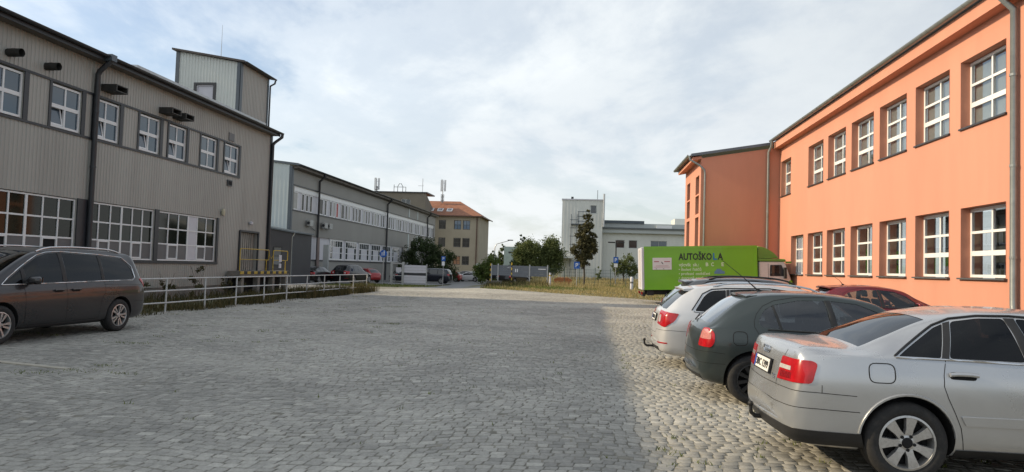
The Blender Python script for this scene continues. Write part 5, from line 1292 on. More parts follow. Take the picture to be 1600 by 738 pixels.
mb = MB(); mb.prism([(-.45, 7.72), (0.02, 7.82), (0.02, 7.95), (-.45, 7.9)], 1, -.02, 6.2); mb.build('eaves', M_COR2, wg)
gutter(wg, (-.64, -.14, 8.02), (-.64, 6.4, 8.02), .10, M_ZINC, 2.0)
pipe(wg, [(-.64, -.06, 7.95), (-.62, -.10, 7.75), (-.1, -.12, 7.45), (.16, -.12, 7.2), (.2, -.11, 7.0), (.2, -.11, .1)], .055, M_ZINC, n=12)
pipe(wg, [(3.62, -.4, 8.75), (3.62, -.3, 8.5), (3.52, -.12, 8.2), (3.52, -.11, .1)], .07, M_ZINC, n=12, brackets=((3.52, -.11, 5.0),))

# ---------------------------------------------------------------- white railing along the yard
rl = thing('white_railing', 'white three-bar steel railing along the left edge of the yard', 'railing', (-11.9, 19.4, 0))
ys = [10.2, 12.2, 14.2, 16.2, 17.82, 19.39, 21.47, 23.51, 25.62, 27.66, 29.75, 31.8, 33.86, 35.89, 38.16]
ys = [14.9, 17.1] + [19.39, 21.47, 23.51, 25.62, 27.66, 29.75, 31.8, 33.86, 35.89, 38.16]
for i, y in enumerate(ys):
    smooth_auto(MB().tube([(random.uniform(-.02, .02), y - 19.4, -.15), (0, y - 19.4, .97)], .026, 10).build('post', M_WHITEP, rl), 60)
for z, sag in ((.97, .0), (.63, .02), (.29, .03)):
    mb = MB(); mb.tube([(0, y - 19.4, z + random.uniform(-.5, .5) * sag) for y in ys] + ([(0, ys[-1] - 19.4 + .12, z - .02), (0, ys[-1] - 19.4 + .14, z - .2)] if z > .9 else []), .021, 8)
    smooth_auto(mb.build('rail', M_WHITEP, rl), 60)
# ---------------------------------------------------------------- vegetation
M_LEAFD = attr_mat('dark_foliage', (.016, .027, .010), (.060, .090, .030), .7, var=0, translucent=.2)
M_LEAFM = attr_mat('mid_foliage', (.040, .058, .018), (.15, .18, .060), .7, var=0, translucent=.25)
M_LEAFL = attr_mat('light_foliage', (.040, .065, .014), (.15, .20, .050), .7, var=0, translucent=.3)
M_LEAFB = attr_mat('brownish_foliage', (.028, .032, .013), (.11, .10, .042), .7, var=0, translucent=.2)
M_DRY = attr_mat('dry_grass', (.17, .15, .05), (.52, .41, .20), .85, var=0, translucent=.25)
M_GREENG = attr_mat('green_grass', (.06, .085, .018), (.20, .23, .06), .8, var=0, translucent=.25)
M_WEED = attr_mat('weedy_grass', (.030, .036, .012), (.14, .115, .05), .85, var=0, translucent=.2)
M_BARK = pbr('bark', (.075, .06, .045), .9, var=.3, vscale=8, bump=.6, bscale=30)
def leaf_mesh(name, C, size, mat, parent, tone=None, flat=.0):
    n = len(C); a = rng.normal(size=(n, 3)); a /= np.linalg.norm(a, axis=1, keepdims=True); b = rng.normal(size=(n, 3)); b -= (b * a).sum(1, keepdims=True) * a; b /= np.linalg.norm(b, axis=1, keepdims=True)
    s = size * rng.uniform(.6, 1.3, (n, 1)); w = s * .55
    V = np.stack([C - a * s, C + b * w, C + a * s, C - b * w], 1).reshape(-1, 3)
    F = np.arange(n * 4).reshape(n, 4)
    if tone is None: tone = rng.random(n)
    return link(name, fast_mesh(name, V, F, mat, tone), parent)
def crown(blobs, n, clump=.35, shell=.55):
    """leaf centres in clumps through ellipsoid blobs (cx,cy,cz,rx,ry,rz); returns points and tone"""
    P, T = [], []; vol = np.array([b[3] * b[4] * b[5] for b in blobs]) ** .8; vol /= vol.sum()
    for b, q in zip(blobs, vol):
        m_ = max(8, int(n * q)); nc = max(6, m_ // 45)
        d = rng.normal(size=(nc, 3)); d /= np.linalg.norm(d, axis=1, keepdims=True); r = (shell + (1 - shell) * rng.random((nc, 1))) * rng.uniform(.85, 1.12, (nc, 1))
        cc = d * r; ct = rng.random(nc)
        k = rng.integers(0, nc, m_); off = rng.normal(size=(m_, 3)) * clump * .5
        rad = np.array(b[3:6]); p = np.array(b[:3]) + cc[k] * rad + off * min(1.0, rad.min())
        P.append(p); T.append(np.clip(.25 + .45 * ct[k] + .3 * rng.random(m_), 0, 1))
    return np.concatenate(P), np.concatenate(T)
def tree(name, label, cat, loc, trunk_h, blobs, n, leaf, mat, trunk_r=.12, group=None, clump=.35, shell=.5, limbs=7):
    t = thing(name, label, cat, loc, group=group)
    mb = MB(); top = max(b[2] for b in blobs); mb.tube([(0, 0, -.2), (.03, .02, trunk_h * .5), (-.02, .03, trunk_h), (0, 0, trunk_h + (top - trunk_h) * .7)], [trunk_r * 1.25, trunk_r, trunk_r * .85, trunk_r * .3], 8)
    for k in range(limbs):
        b = blobs[k % len(blobs)]; e = Vector(b[:3]) + Vector(rng.normal(size=3)) * .5 * min(b[3:6]); s_ = Vector((0, 0, trunk_h * random.uniform(.75, 1.2)))
        mb.tube([s_, s_.lerp(e, .5) + Vector((0, 0, .12)), e], [trunk_r * .5, trunk_r * .32, trunk_r * .12], 5)
    smooth_auto(mb.build('trunk', M_BARK, t), 60)
    P, T = crown(blobs, n, clump, shell); P[:, 2] = np.maximum(P[:, 2], .05)
    leaf_mesh('crown', P, leaf, mat, t, T)
    return t
def blades(name, pts, h, w, mat, label, cat, lean=.35, tone=None, seg=1):
    n = len(pts); z = gz(pts[:, 0], pts[:, 1]) - .03; a = rng.uniform(0, 2 * np.pi, n); hh = h * rng.uniform(.45, 1.25, n) if np.isscalar(h) else h * rng.uniform(.5, 1.2, n)
    dx, dy = np.cos(a) * w * .5, np.sin(a) * w * .5; lx, ly = rng.normal(0, lean, n) * hh, rng.normal(0, lean, n) * hh
    b0 = np.stack([pts[:, 0] - dx, pts[:, 1] - dy, z], 1); b1 = np.stack([pts[:, 0] + dx, pts[:, 1] + dy, z], 1)
    m0 = np.stack([pts[:, 0] - dx * .7 + lx * .35, pts[:, 1] - dy * .7 + ly * .35, z + hh * .6], 1); m1 = np.stack([pts[:, 0] + dx * .7 + lx * .35, pts[:, 1] + dy * .7 + ly * .35, z + hh * .6], 1)
    t0 = np.stack([pts[:, 0] + lx - dx * .1, pts[:, 1] + ly, z + hh], 1); t1 = np.stack([pts[:, 0] + lx + dx * .1, pts[:, 1] + ly, z + hh], 1)
    V = np.stack([b0, b1, m1, m0, t1, t0], 1).reshape(-1, 3); base = 6 * np.arange(n)[:, None]
    F = np.concatenate([base + [0, 1, 2, 3], base + [3, 2, 4, 5]]); tn = rng.random(n) if tone is None else tone
    o = link(name, fast_mesh(name, V, F, mat, np.concatenate([tn, tn])))
    return tag(o, label, cat, kind='stuff')
def scatter(n, x0, x1, y0, y1, dens=None):
    p = np.stack([rng.uniform(x0, x1, n), rng.uniform(y0, y1, n)], 1)
    if dens is not None: p = p[rng.random(n) < dens(p[:, 0], p[:, 1])]
    return p
tree('dark_bush', 'large dark green bush behind the white board screen', 'bush', (-20.9, 91, GZ(-20.9, 91)), .6,
     [(-2.28, 0.0, 2.04, 2.16, 1.8, 1.92), (-0.24, 0.0, 3.36, 2.28, 1.92, 2.28), (1.68, 0.0, 2.4, 2.16, 1.8, 2.04), (2.76, 0.24, 3.12, 1.32, 1.08, 1.2), (-0.84, 0.0, 4.68, 1.2, 1.08, 1.08), (3.24, 0.0, 1.32, 1.44, 1.2, 1.2), (1.08, 0.0, 4.32, 1.08, 1.08, 0.96)], 20000, .10, M_LEAFD, .1)
tree('pale_bush', 'light green shrub beside the beige building corner', 'bush', (-12.3, 90, GZ(-12.3, 90)), .4,
     [(-.7, 0, 1.4, 1.2, 1, 1.4), (.5, 0, 2.1, 1.2, 1, 1.6), (1.0, 0, 1.1, .9, .9, 1.0)], 9000, .11, M_LEAFL, .08)
for i, (x, h, w, lab) in enumerate(((-16.6, 6.6, 1.0, 'tall narrow poplar nearest the street lamp, far behind'), (-18.4, 5.4, 1.2, 'shorter poplar between the beige building and the street lamp'), (-20.3, 5.6, .9, 'slim dark poplar at the edge of the beige building'))):
    tree('poplar', lab, 'tree', (x, 140, -.6), 1, [(0, 0, h * .30, w, w, h * .3), (0, 0, h * .6, w * .8, w, h * .32), (0, 0, h * .85, w * .4, w * .5, h * .2)], 3200, .16, M_LEAFM if i != 2 else M_LEAFD, .15, group='poplars far behind the yard')
tree('conifer', 'dark conifer rising behind the round broadleaf trees', 'tree', (-9.9, 110, -.2), 1, [(0, 0, 2, 2.0, 1.8, 1.6), (0, 0, 3.8, 1.5, 1.4, 1.4), (.1, 0, 5.3, .95, .9, 1.2), (0, 0, 6.4, .45, .45, .8)], 5200, .15, M_LEAFD, .16)
tree('broadleaf_tree', 'round broadleaf tree left of the white tower, leftmost of two', 'tree', (-7.7, 95, .2), 1.2, [(-.6, 0, 2.6, 1.6, 1.4, 1.7), (.4, 0, 3.8, 1.4, 1.3, 1.3), (-1.0, 0, 3.6, .9, .9, .9), (.6, 0, 1.8, 1.4, 1.3, 1.2)], 15000, .12, M_LEAFM, .14, clump=.5, shell=.35)
tree('broadleaf_tree', 'round broadleaf tree touching the white tower, rightmost of two', 'tree', (-4.9, 96, .25), 1.2, [(-.5, 0, 3.0, 1.6, 1.4, 1.8), (.1, 0, 4.4, 1.3, 1.2, 1.1), (1.2, 0, 3.3, .9, .9, 1.0), (.2, 0, 1.7, 1.6, 1.3, 1.1)], 15000, .12, M_LEAFM, .14, clump=.5, shell=.35)
tree('columnar_tree', 'slender columnar tree with brownish leaves behind the mesh fence', 'tree', (-.2, 68, .02), 1.9,
     [(-.05, 0, 2.4, .65, .6, .8), (-.30, 0, 3.4, .95, .7, 1.1), (.45, 0, 3.6, .80, .6, 1.2), (.05, 0, 4.7, .85, .6, 1.3), (.2, 0, 5.8, .52, .45, 1.1), (-.5, 0, 5.2, .35, .35, .9), (.25, 0, 6.8, .26, .25, .7), (-1.1, 0, 3.4, .4, .35, .4), (.85, 0, 4.6, .3, .3, .7)], 15000, .085, M_LEAFB, .085, clump=.28, shell=.35, limbs=12)
tree('young_tree', 'small leafy young tree beside the double street lamp', 'tree', (4.1, 80, .15), .8, [(-.6, 0, 1.7, .9, .8, .9), (.4, 0, 2.3, .9, .8, 1.0), (.9, 0, 1.4, .7, .7, .8)], 4200, .09, M_LEAFM, .06)
tree('sapling', 'thin green sapling in the grass right of the columnar tree', 'bush', (1.35, 80, .15), .4, [(0, 0, 1.0, .28, .28, .8)], 500, .08, M_LEAFM, .03, limbs=3)
# weeds along the railing and hall
def dl(x, y): return np.clip(.12 + .018 * (y - 17) + 1.2 * (vnoise(x, y, 1.3, 2) - .5), .02, 1)
p = scatter(15000, -12.75, -11.55, 16.5, 39.6, dl); hh = np.interp(p[:, 1], [16, 24, 28, 34, 39], [.16, .22, .42, .48, .42]) * (.5 + vnoise(p[:, 0], p[:, 1], .9, 7))
blades('railing_weeds', p, hh, .022, M_WEED, 'tall weeds growing under the white railing', 'weeds', .25)
p = scatter(3000, -15.9, -12.7, 15, 40); hh = .08 + .36 * vnoise(p[:, 0], p[:, 1], 1.6, 4)
blades('embankment_weeds', p, hh, .03, M_WEED, 'brownish weeds between the railing and the hall', 'weeds', .3)
for i, (y, h) in enumerate(((23.4, 1.0), (25.3, .95), (27.4, 1.45), (29.6, .9), (30.8, 1.15))):
    lab = ['wispy brown weed stalks at the hall wall nearest the parked people carrier', 'thin weed clump at the hall wall under the middle ground-floor window', 'tallest brown weed clump at the hall wall', 'low weed clump at the hall wall before the dock', 'leafy weed at the hall wall beside the loading dock'][i]
    t = thing('weed_clump', lab, 'weeds', (-15.5, y, -.05), group='weed clumps along the hall wall')
    mb = MB()
    for k in range(9): 
        a = random.uniform(0, 6.3); mb.tube([(random.uniform(-.15, .15), random.uniform(-.25, .25), 0), (math.cos(a) * .12, math.sin(a) * .22, h * .6), (math.cos(a) * .25, math.sin(a) * .45, h * random.uniform(.8, 1.15))], [.008, .006, .003], 4)
    mb.build('stems', M_BARK, t); P, T = crown([(0, 0, h * .55, .30, .5, h * .5)], 420, .3, .2); leaf_mesh('leaves', P, .045, M_LEAFB, t, T)
# joint grass
JOINT = [((-8.19, 12.32), .24, 170, .3), ((-6.84, 9.73), .12, 60, .4), ((-6.2, 9.17), .12, 50, .4), ((-6.9, 9.2), .2, 70, .4), ((-7.3, 8.9), .2, 60, .6)]
ks = MB(); ks.prism([(-8.9, 9.70), (-7.1, 9.27), (-7.08, 9.36), (-8.9, 9.82)], 2, -.03, .010); struct(ks.build('channel_strip', pbr('pale_concrete', (.40, .37, .31), .9, var=.15, vscale=4)))
def tuft_pts(c, r, n, ar=1.0): return np.stack([c[0] + rng.normal(0, r, n), c[1] + rng.normal(0, r * ar, n)], 1)
P = [tuft_pts(c, r, n, ar) for c, r, n, ar in JOINT]
P += [tuft_pts((rng.uniform(-11.5, -5), rng.uniform(13, 34)), .11, 30, .35) for _ in range(75)]
P += [tuft_pts((rng.uniform(.6, 4.0), 5.5 + 24 * rng.random() ** 1.7), .045, 9, .6) for _ in range(170)]
P += [tuft_pts((rng.uniform(-5, 1), rng.uniform(6, 30)), .03, 6, .6) for _ in range(90)]
blades('joint_grass', np.concatenate(P), .058, .013, M_GREENG, 'small tufts of grass and moss in the paving joints', 'grass', .5)
# dry grass on the right
def edge_x(y): return np.interp(y, [36.5, 38, 42, 47, 51.5, 53, 70], [8.0, 6.5, 2.9, -2.2, -6.9, -7.4, -9])
p = scatter(30000, -9, 9.4, 37, 67, lambda x, y: (x > edge_x(y) + rng.normal(0, .35, len(x))) * np.clip(.25 + 1.1 * vnoise(x, y, 2.2, 8), 0, 1) * (y < 39.3) + (x > edge_x(y) + rng.normal(0, .35, len(x))) * np.clip(.25 + 1.1 * vnoise(x, y, 2.2, 8), 0, 1) * (y >= 39.3) * ((x < 5.6) | (y > 46.5)))
tn = np.clip(vnoise(p[:, 0], p[:, 1], 2.6, 12) * 1.2 - .1 + rng.normal(0, .15, len(p)), 0, 1)
hh = np.interp(p[:, 1], [37, 48, 60, 66], [.05, .10, .24, .38]) * (.5 + vnoise(p[:, 0], p[:, 1], 1.5, 3))
blades('dry_grass', p[tn > .45], hh[tn > .45], .03, M_DRY, 'dry yellow grass strip in front of the mesh fence', 'grass', .3)
blades('green_grass', p[tn <= .45], hh[tn <= .45] * .8, .03, M_GREENG, 'green grass growing beside the sunlit paving', 'grass', .3)
p = scatter(9000, -9, 12, 67, 104, lambda x, y: np.clip(.2 + vnoise(x, y, 3, 8), 0, 1)); blades('far_grass', p, .3, .05, M_DRY, 'dry grass between the mesh fence and the white building', 'grass', .3)
p = scatter(3500, -20, -12.9, 51.8, 64, lambda x, y: (x < np.interp(y, [51.5, 56, 60, 66], [-15.2, -13.4, -12.9, -13.5])).astype(float)); blades('verge_grass', p, .13, .03, M_GREENG, 'short grass verge in front of the white board screen', 'grass', .3)
p = scatter(1500, -8.9, -3.2, 56, 66, lambda x, y: (y > 60).astype(float)); blades('gate_weeds', p, .5, .03, M_WEED, 'weeds at the foot of the grey panel gate', 'weeds', .3)

# ---------------------------------------------------------------- fences, signs and lamps
bs = thing('board_screen', 'white horizontal board screen left of the dark blue van', 'screen', (-15, 62, GZ(-15, 62)))
for k in range(7): 
    if k != 3: MB().box(-1.0, 1.0, -.02, .02, .22 + k * .225, .22 + k * .225 + .215).build('board', M_PANELW, bs)
MB().box(-1.0, 1.0, -.02, .0, .9, 1.1).build('gap_board', M_TRIM, bs)
for x in (-1.04, 1.04): MB().box(x - .04, x + .04, -.05, .05, -.1, 1.9).build('post', M_GALV, bs)
gp = thing('gate_frame', 'grey steel gate frame with white notice beside the white board screen', 'gate', (-16.6, 62, GZ(-16.6, 62)))
for x in (-.52, .52): MB().box(x - .09, x + .09, -.09, .09, -.1, 2.05).build('post', M_GALV, gp)
MB().box(-.43, .43, -.04, .04, 1.85, 1.95).build('crossbar', M_GALV, gp); MB().box(-.1, .38, -.06, -.04, 1.15, 1.55).build('notice', M_PANELW, gp)
for z in (.3, .8): MB().box(-.43, .43, -.02, .02, z, z + .05).build('rail', M_GALV, gp)
M_BLUE = pbr('traffic_sign_blue', (.012, .10, .42), .4, var=.04); M_SIGNW = pbr('traffic_sign_white', (.75, .76, .78), .4, var=.03)
def post(t, h, r=.03, m_=None): MB().tube([(0, 0, -.2), (0, 0, h)], r, 8).build('post', m_ or M_GALV, t)
s1 = thing('round_sign', 'round blue footpath sign with white walking figures', 'sign', (-17.9, 62, GZ(-17.9, 62))); post(s1, 3.0, .035)
dsk = MB().lathe([(0, -.06), (.33, -.06), (.33, -.045), (0, -.045)], 28, 'y', (0, 0, 2.72)).build('disc', M_BLUE, s1)
def figure(x, z, s_):
    q = MB(); q.lathe([(0, -.066), (.05 * s_, -.066), (.05 * s_, -.061)], 10, 'y', (x, 0, z + .36 * s_)); q.prism([(x - .06 * s_, z + .29 * s_), (x + .06 * s_, z + .29 * s_), (x + .05 * s_, z + .1 * s_), (x + .07 * s_, z - .12 * s_), (x + .02 * s_, z - .12 * s_), (x, z + .05 * s_), (x - .03 * s_, z - .12 * s_), (x - .08 * s_, z - .12 * s_), (x - .05 * s_, z + .1 * s_)], 1, -.066, -.061); q.build('figure', M_SIGNW, dsk)
figure(.06, 2.66, .85); figure(-.12, 2.62, .6)
def psign(loc, h, lab, s_=.6, extra=True):
    t = thing('parking_sign', lab, 'sign', loc, group='blue parking signs'); post(t, h)
    pl = MB().box(-s_ / 2, s_ / 2, -.06, -.04, h - s_ * 1.25, h).build('plate', M_BLUE, t)
    q = MB(); u = s_ / 2; c = h - s_ * .62
    q.box(-u * .45, -u * .2, -.066, -.061, c - u * .7, c + u * .7); q.box(-u * .2, u * .35, -.066, -.061, c + u * .48, c + u * .7); q.box(-u * .2, u * .35, -.066, -.061, c - u * .1, c + u * .1); q.box(u * .2, u * .45, -.067, -.062, c - u * .02, c + u * .62); q.build('letter', M_SIGNW, pl)
    if extra: MB().box(-s_ * .38, s_ * .38, -.06, -.04, h - s_ * 1.25 - .42, h - s_ * 1.25 - .05).build('sub_plate', M_SIGNW, t)
    return t
psign((-13.3, 66, GZ(-13.3, 66)), 2.75, 'blue parking sign rising behind the dark blue van', .36)
psign((-.85, 64, .03), 2.25, 'blue parking sign just left of the columnar tree', .5, False)
psign((3.0, 74.7, .1), 2.9, 'blue parking sign mounted under the double street lamp', .5)
t = thing('white_sign', 'white traffic plate on a post at the corner of the beige building', 'sign', (-14.4, 95, GZ(-14.4, 95))); post(t, 2.6, .05); MB().box(-.3, .3, -.08, -.05, 1.5, 2.55).build('plate', M_SIGNW, t)
t = thing('street_lamp', 'tall single-arm street lamp beside the light green shrub', 'street lamp', (-11.6, 90, GZ(-11.6, 90))); smooth_auto(MB().tube([(0, 0, -.2), (0, 0, 4.6), (.25, 0, 5.1), (1.9, 0, 5.6)], [.08, .06, .05, .045], 8).build('pole', M_GALV, t), 50); MB().box(1.6, 2.3, -.12, .12, 5.55, 5.68).build('lamp_head', M_PANEL, t, bevel=.03)
t = thing('double_lamp', 'dark street lamp with two flat heads in front of the white building', 'street lamp', (3.0, 75, .1)); MB().tube([(0, 0, -.2), (0, 0, 4.35)], .06, 8).build('pole', BLACK, t)
for s_ in (-1, 1): MB().box(s_ * .1, s_ * .85, -.15, .15, 4.35, 4.47).build('lamp_head', BLACK, t, bevel=.03)
pg = thing('glass_board', 'pale glass advertising board on a post beyond the grey panel gate', 'billboard', (-12.6, 118, -.3)); q = MB(); q.box(-1.05, 1.05, -.06, .06, 2.1, 5.3); q.build('board', pbr('pale_green_glass', (.34, .42, .40), .15, var=.12, vscale=1.2), pg)
for x in (-1.0, 1.0): MB().box(x - .05, x + .05, -.05, .05, -.3, 5.4).build('post', M_GALV, pg)
MB().box(-.3, .5, -.075, -.065, 4.2, 4.5).build('print', M_TRIM, pg)
gg = thing('panel_gate', 'long grey sliding gate of horizontal panels raised off the ground', 'gate', (-8.75, 66, GZ(-6, 66)))
M_GATE = pbr('grey_gate_panel', (.15, .165, .19), .5, var=.08, vscale=1)
for k in range(5): MB().box(.0, 5.2, -.03, .03, .78 + k * .19, .78 + k * .19 + .18).build('panel', M_GATE, gg)
for x in (.0, .62, 3.55, 5.2): MB().box(x - .05, x + .05, -.07, .07, -.1, 1.85).build('post', M_GALV, gg)
for x in (2.25, 2.42): MB().box(x - .05, x + .04, -.04, -.035, 1.12, 1.42).build('letter_plate', M_SIGNW, gg)
MB().box(4.35, 5.05, -.04, -.035, 1.42, 1.5).build('name_plate', M_SIGNW, gg)
MB().box(-.1, 1.1, -1.2, -.3, 0, .28).build('kerb_block', M_CONC, gg)
for x, y, lab in ((-8.3, 62, 'yellow and black striped pole at the left end of the grey gate'), (-6.5, 62.5, 'yellow and black striped pole in front of the grey gate middle')):
    t = thing('striped_pole', lab, 'pole', (x, y, GZ(x, y)), group='yellow and black striped poles')
    for k in range(9): MB().tube([(0, 0, k * .22), (0, 0, k * .22 + .22)], .05, 8).build('band', M_YEL if k % 2 == 0 else BLACK, t)
mf = thing('mesh_fence', 'green wire mesh fence on posts in front of the white building', 'fence', (-3.4, 66, .02))
M_FEN = pbr('green_fence_wire', (.04, .075, .06), .5, var=.1)
for k in range(7):
    x = k * 1.4; MB().tube([(x, 0, -.1), (x, 0, 1.75)], .03, 6).build('post', M_FEN, mf)
    if k < 6:
        q = MB()
        for j in range(1, 9): q.box(x + j * .155 - .005, x + j * .155 + .005, -.004, .004, .1, 1.6)
        for j in range(6): q.box(x + .03, x + 1.37, -.010, -.005, .12 + j * .29, .135 + j * .29)
        q.build('mesh_panel', M_FEN, mf)
t = thing('bollard', 'white cylindrical bollard in dry grass left of the green truck', 'bollard', (3.75, 60, .03)); q = MB(); q.lathe([(.13, 0), (.13, 1.0), (.10, 1.08), (0, 1.1)], 16, 'z'); smooth_auto(q.build('body', M_PANELW, t), 40); MB().lathe([(.135, .55), (.135, .7)], 16, 'z').build('band', M_PANEL, t)
t = thing('white_pipe_post', 'short white post at the right end of the grey gate', 'bollard', (-3.2, 64, .02)); smooth_auto(MB().tube([(0, 0, -.1), (0, 0, 1.2)], .09, 10).build('pipe', M_PANELW, t), 40); MB().lathe([(.095, .9), (.095, 1.0)], 10, 'z').build('band', M_YEL, t)
t = thing('sandbox', 'low orange-brown grit box in the grass behind the mesh fence', 'box', (-2.2, 69, .03)); MB().prism([(-.75, 0), (.75, 0), (.85, .55), (-.85, .55)], 1, -.4, .4).build('bin', pbr('orange_plastic', (.42, .15, .05), .6, var=.2, vscale=3), t); MB().prism([(-.88, .55), (.88, .55), (.5, .75), (-.5, .75)], 1, -.43, .43).build('lid', pbr('orange_plastic', (.42, .15, .05), .6, var=.2, vscale=3), t)
t = thing('pole_stub', 'pale concrete utility pole beside the panel building ground-floor windows', 'pole', (-23.3, 60.4, -.25)); smooth_auto(MB().tube([(0, 0, -.1), (0, 0, 3.9)], [.16, .12], 10).build('shaft', pbr('pinkish_concrete', (.26, .22, .21), .9, var=.1), t), 60); MB().box(.5, .95, -.1, .1, 0, 3.3).build('cabinet', M_WP2, t)

# ---------------------------------------------------------------- green truck
tk = thing('green_box_truck', 'bright green driving-school box truck with pale cab, parked before the coral wing', 'truck', (2.80, 37.45, 0))
tk.rotation_euler = (0, R(-2.2), 0)
M_TG = pbr('bright_green_paint', (.16, .41, .012), .38, var=.05, vscale=.7, coat=.3, dirt=.12, dirtcol=(.10, .22, .03))
M_TG2 = pbr('olive_green_fairing', (.12, .26, .035), .45, var=.06, coat=.2)
M_TW = pbr('pale_cab_paint', (.62, .585, .575), .45, var=.05, coat=.2, dirt=.15, dirtcol=(.35, .3, .28))
hw = 1.15
bx = MB().box(.14, 5.6, -hw, hw, .70, 2.82).build('cargo_box', M_TG, tk, bevel=.035)
MB().box(.0, .138, -hw - .01, hw + .01, .68, 2.80).build('rear_frame', M_PANELW, tk, bevel=.02)
mb = MB(); mb.box(.12, 5.62, -hw - .012, -hw + .03, 2.72, 2.84); mb.box(.12, 5.62, -hw - .012, -hw + .03, .68, .76); mb.box(5.52, 5.62, -hw - .012, -hw + .03, .76, 2.72); mb.box(.14, .2, -hw - .012, -hw + .03, .76, 2.72); mb.build_split('edge_rail', M_TG, bx)
for y in (-.02, .02): MB().box(-.012, 0, (y * 2 - .5) if y < 0 else .05, -.05 if y < 0 else .54, .8, 2.7).build('rear_door', M_TW, tk)
mb = MB(); mb.box(.2, 5.6, -.45, .45, .42, .70); mb.box(.05, .18, -1.05, 1.05, .36, .52); mb.box(.3, .6, -1.0, -.4, .40, .66); mb.box(2.2, 3.4, -1.08, -.5, .32, .62); mb.box(5.0, 7.0, -.5, .5, .3, .7); mb.build_split('chassis', BLACK, tk)
for s_ in (-1, 1): MB().box(-.02, .05, s_ * .75, s_ * 1.0, .45, .58).build('taillight', REDLENS, tk)
tt, rm_ = tyre_mesh(.40, .23, .26), rim_mesh('five', .23, [M_PANEL, DARK])
for x in (1.75, 6.15):
    for s_ in (-1, 1): w = link('wheel', tt, tk, (x, s_ * (hw - .06), .40 - x * math.sin(R(2.2))), (0, 0, 0 if s_ > 0 else math.pi)); link('rim', rm_, w)
prof = [(5.72, .45), (7.22, .45), (7.28, .95), (7.24, 1.15), (6.98, 1.95), (6.9, 2.05), (5.72, 2.05)]
cbm = MB().prism(prof, 1, -1.05, 1.05).build('cab', M_TW, tk, bevel=.05)
MB().prism([(5.66, 2.06), (6.98, 2.02), (7.02, 2.08), (6.95, 2.16), (5.66, 2.20)], 1, -1.08, 1.08).build('cab_roof', M_TG2, tk, bevel=.03)
n_ = 10; pf_ = [(5.68, 2.20)] + [(5.68 + 1.0 * t_, 2.20 + .60 * math.cos(t_ * math.pi / 2) ** .8 if t_ < 1 else 2.2) for t_ in np.linspace(0, 1, n_)]
smooth_auto(MB().prism(pf_, 1, -1.0, 1.0).build('roof_fairing', M_TG2, tk, bevel=.02), 40)
MB().box(7.02, 7.27, -1.06, -.9, 1.95, 2.04).build('sun_visor', M_TG2, tk); MB().box(7.1, 7.31, -1.08, 1.08, .5, 1.12).build('front_corner', M_TG, tk, bevel=.05)
for s_ in (-1, 1):
    y = s_ * 1.053
    wd_ = MB().prism(rounded([(6.22, 1.32), (6.98, 1.32), (6.80, 1.88), (6.25, 1.88)], .06), 1, y - .006, y + .006).build('door_window', M_TRIM, tk)
    MB().prism(rounded([(6.26, 1.36), (6.72, 1.36), (6.66, 1.84), (6.29, 1.84)], .05), 1, y - .010, y + .010).build('pane', GLASSFAR, wd_)
    MB().box(6.15, 6.165, y - .004, y + .004, .6, 1.95).build('door_gap', SEAM, tk); MB().box(5.95, 6.28, y - .012, y + .012, .98, 1.10).build('air_vent', BLACK, tk)
    MB().box(6.86, 6.98, s_ * 1.12, s_ * 1.3, 1.2, 1.75).build('door_mirror', BLACK, tk, bevel=.02)
MB().prism([(7.245, 1.2), (7.0, 1.93), (7.01, 1.94), (7.26, 1.2)], 1, -.95, .95).build('windscreen', GLASSFAR, tk)
MB().box(6.95, 7.0, -1.058, -1.05, .68, .78).build('cab_emblem', pbr('blue_print', (.05, .12, .4), .5), tk)
M_TXT = pbr('pale_green_lettering', (.60, .72, .48), .5, var=0); M_TXB = pbr('blue_lettering', (.01, .16, .42), .5, var=0)
yt = -hw - .016; RT = (math.pi / 2, 0, 0)
def tline(s_, x, z, wdt, size, mt, bold=.0): return lettering(s_, size, mt, bx, (x, yt, z), RT, width=wdt, bold=bold)
tline('AUTOŠKO', 1.82, 2.16, 1.62, .46, INK, .012); tline('L', 3.50, 2.16, .19, .46, M_TXB, .012); tline('A', 3.72, 2.16, .26, .46, INK, .012)
tline('výcvik', 1.83, 1.84, .60, .235, M_TXT, .005); tline('sk.:', 2.52, 1.84, .29, .235, M_TXT, .005); tline('B', 3.14, 1.84, .13, .25, M_TXT, .006); tline('C', 3.40, 1.84, .13, .25, M_TXT, .006); tline('E', 3.90, 1.84, .12, .25, M_TXT, .006)
for s_, z_, w_ in (('školení řidičů', 1.62, .98), ('profesní osvědčení', 1.41, 1.40), ('dopravně psychologické vyšetření', 1.20, 2.52)):
    o_ = 0
    for wd in s_.split(' '):
        tline(wd, 1.94 + w_ * o_ / len(s_), z_, w_ * len(wd) / len(s_), .185, M_TXT, .003); o_ += len(wd) + 1
    MB().box(1.83, 1.87, yt - .002, yt + .002, z_ + .04, z_ + .085).build('bullet', M_TXT, bx)
mb = MB(); mb.prism([(3.55, 1.46), (4.05, 1.46), (4.04, 1.58), (3.92, 1.61), (3.85, 1.70), (3.68, 1.70), (3.60, 1.60), (3.55, 1.57)], 1, yt - .003, yt + .003); mb.build('car_emblem', pbr('grey_blue_print', (.10, .20, .33), .5, var=.1), bx)
sg = MB().box(.55, 1.48, yt - .006, yt + .004, 1.68, 2.27).build('poster', pbr('poster_white', (.66, .63, .63), .5, var=.04), tk)
M_RP = pbr('poster_red', (.35, .06, .08), .6, var=.1)
mb = MB(); mb.box(.62, .86, yt - .009, yt - .0065, 2.06, 2.10); mb.box(1.12, 1.40, yt - .009, yt - .0065, 2.06, 2.10); mb.box(.70, 1.32, yt - .009, yt - .0065, 1.86, 1.875); mb.box(.62, 1.40, yt - .009, yt - .0065, 1.80, 1.81); mb.build_split('red_print', M_RP, sg)
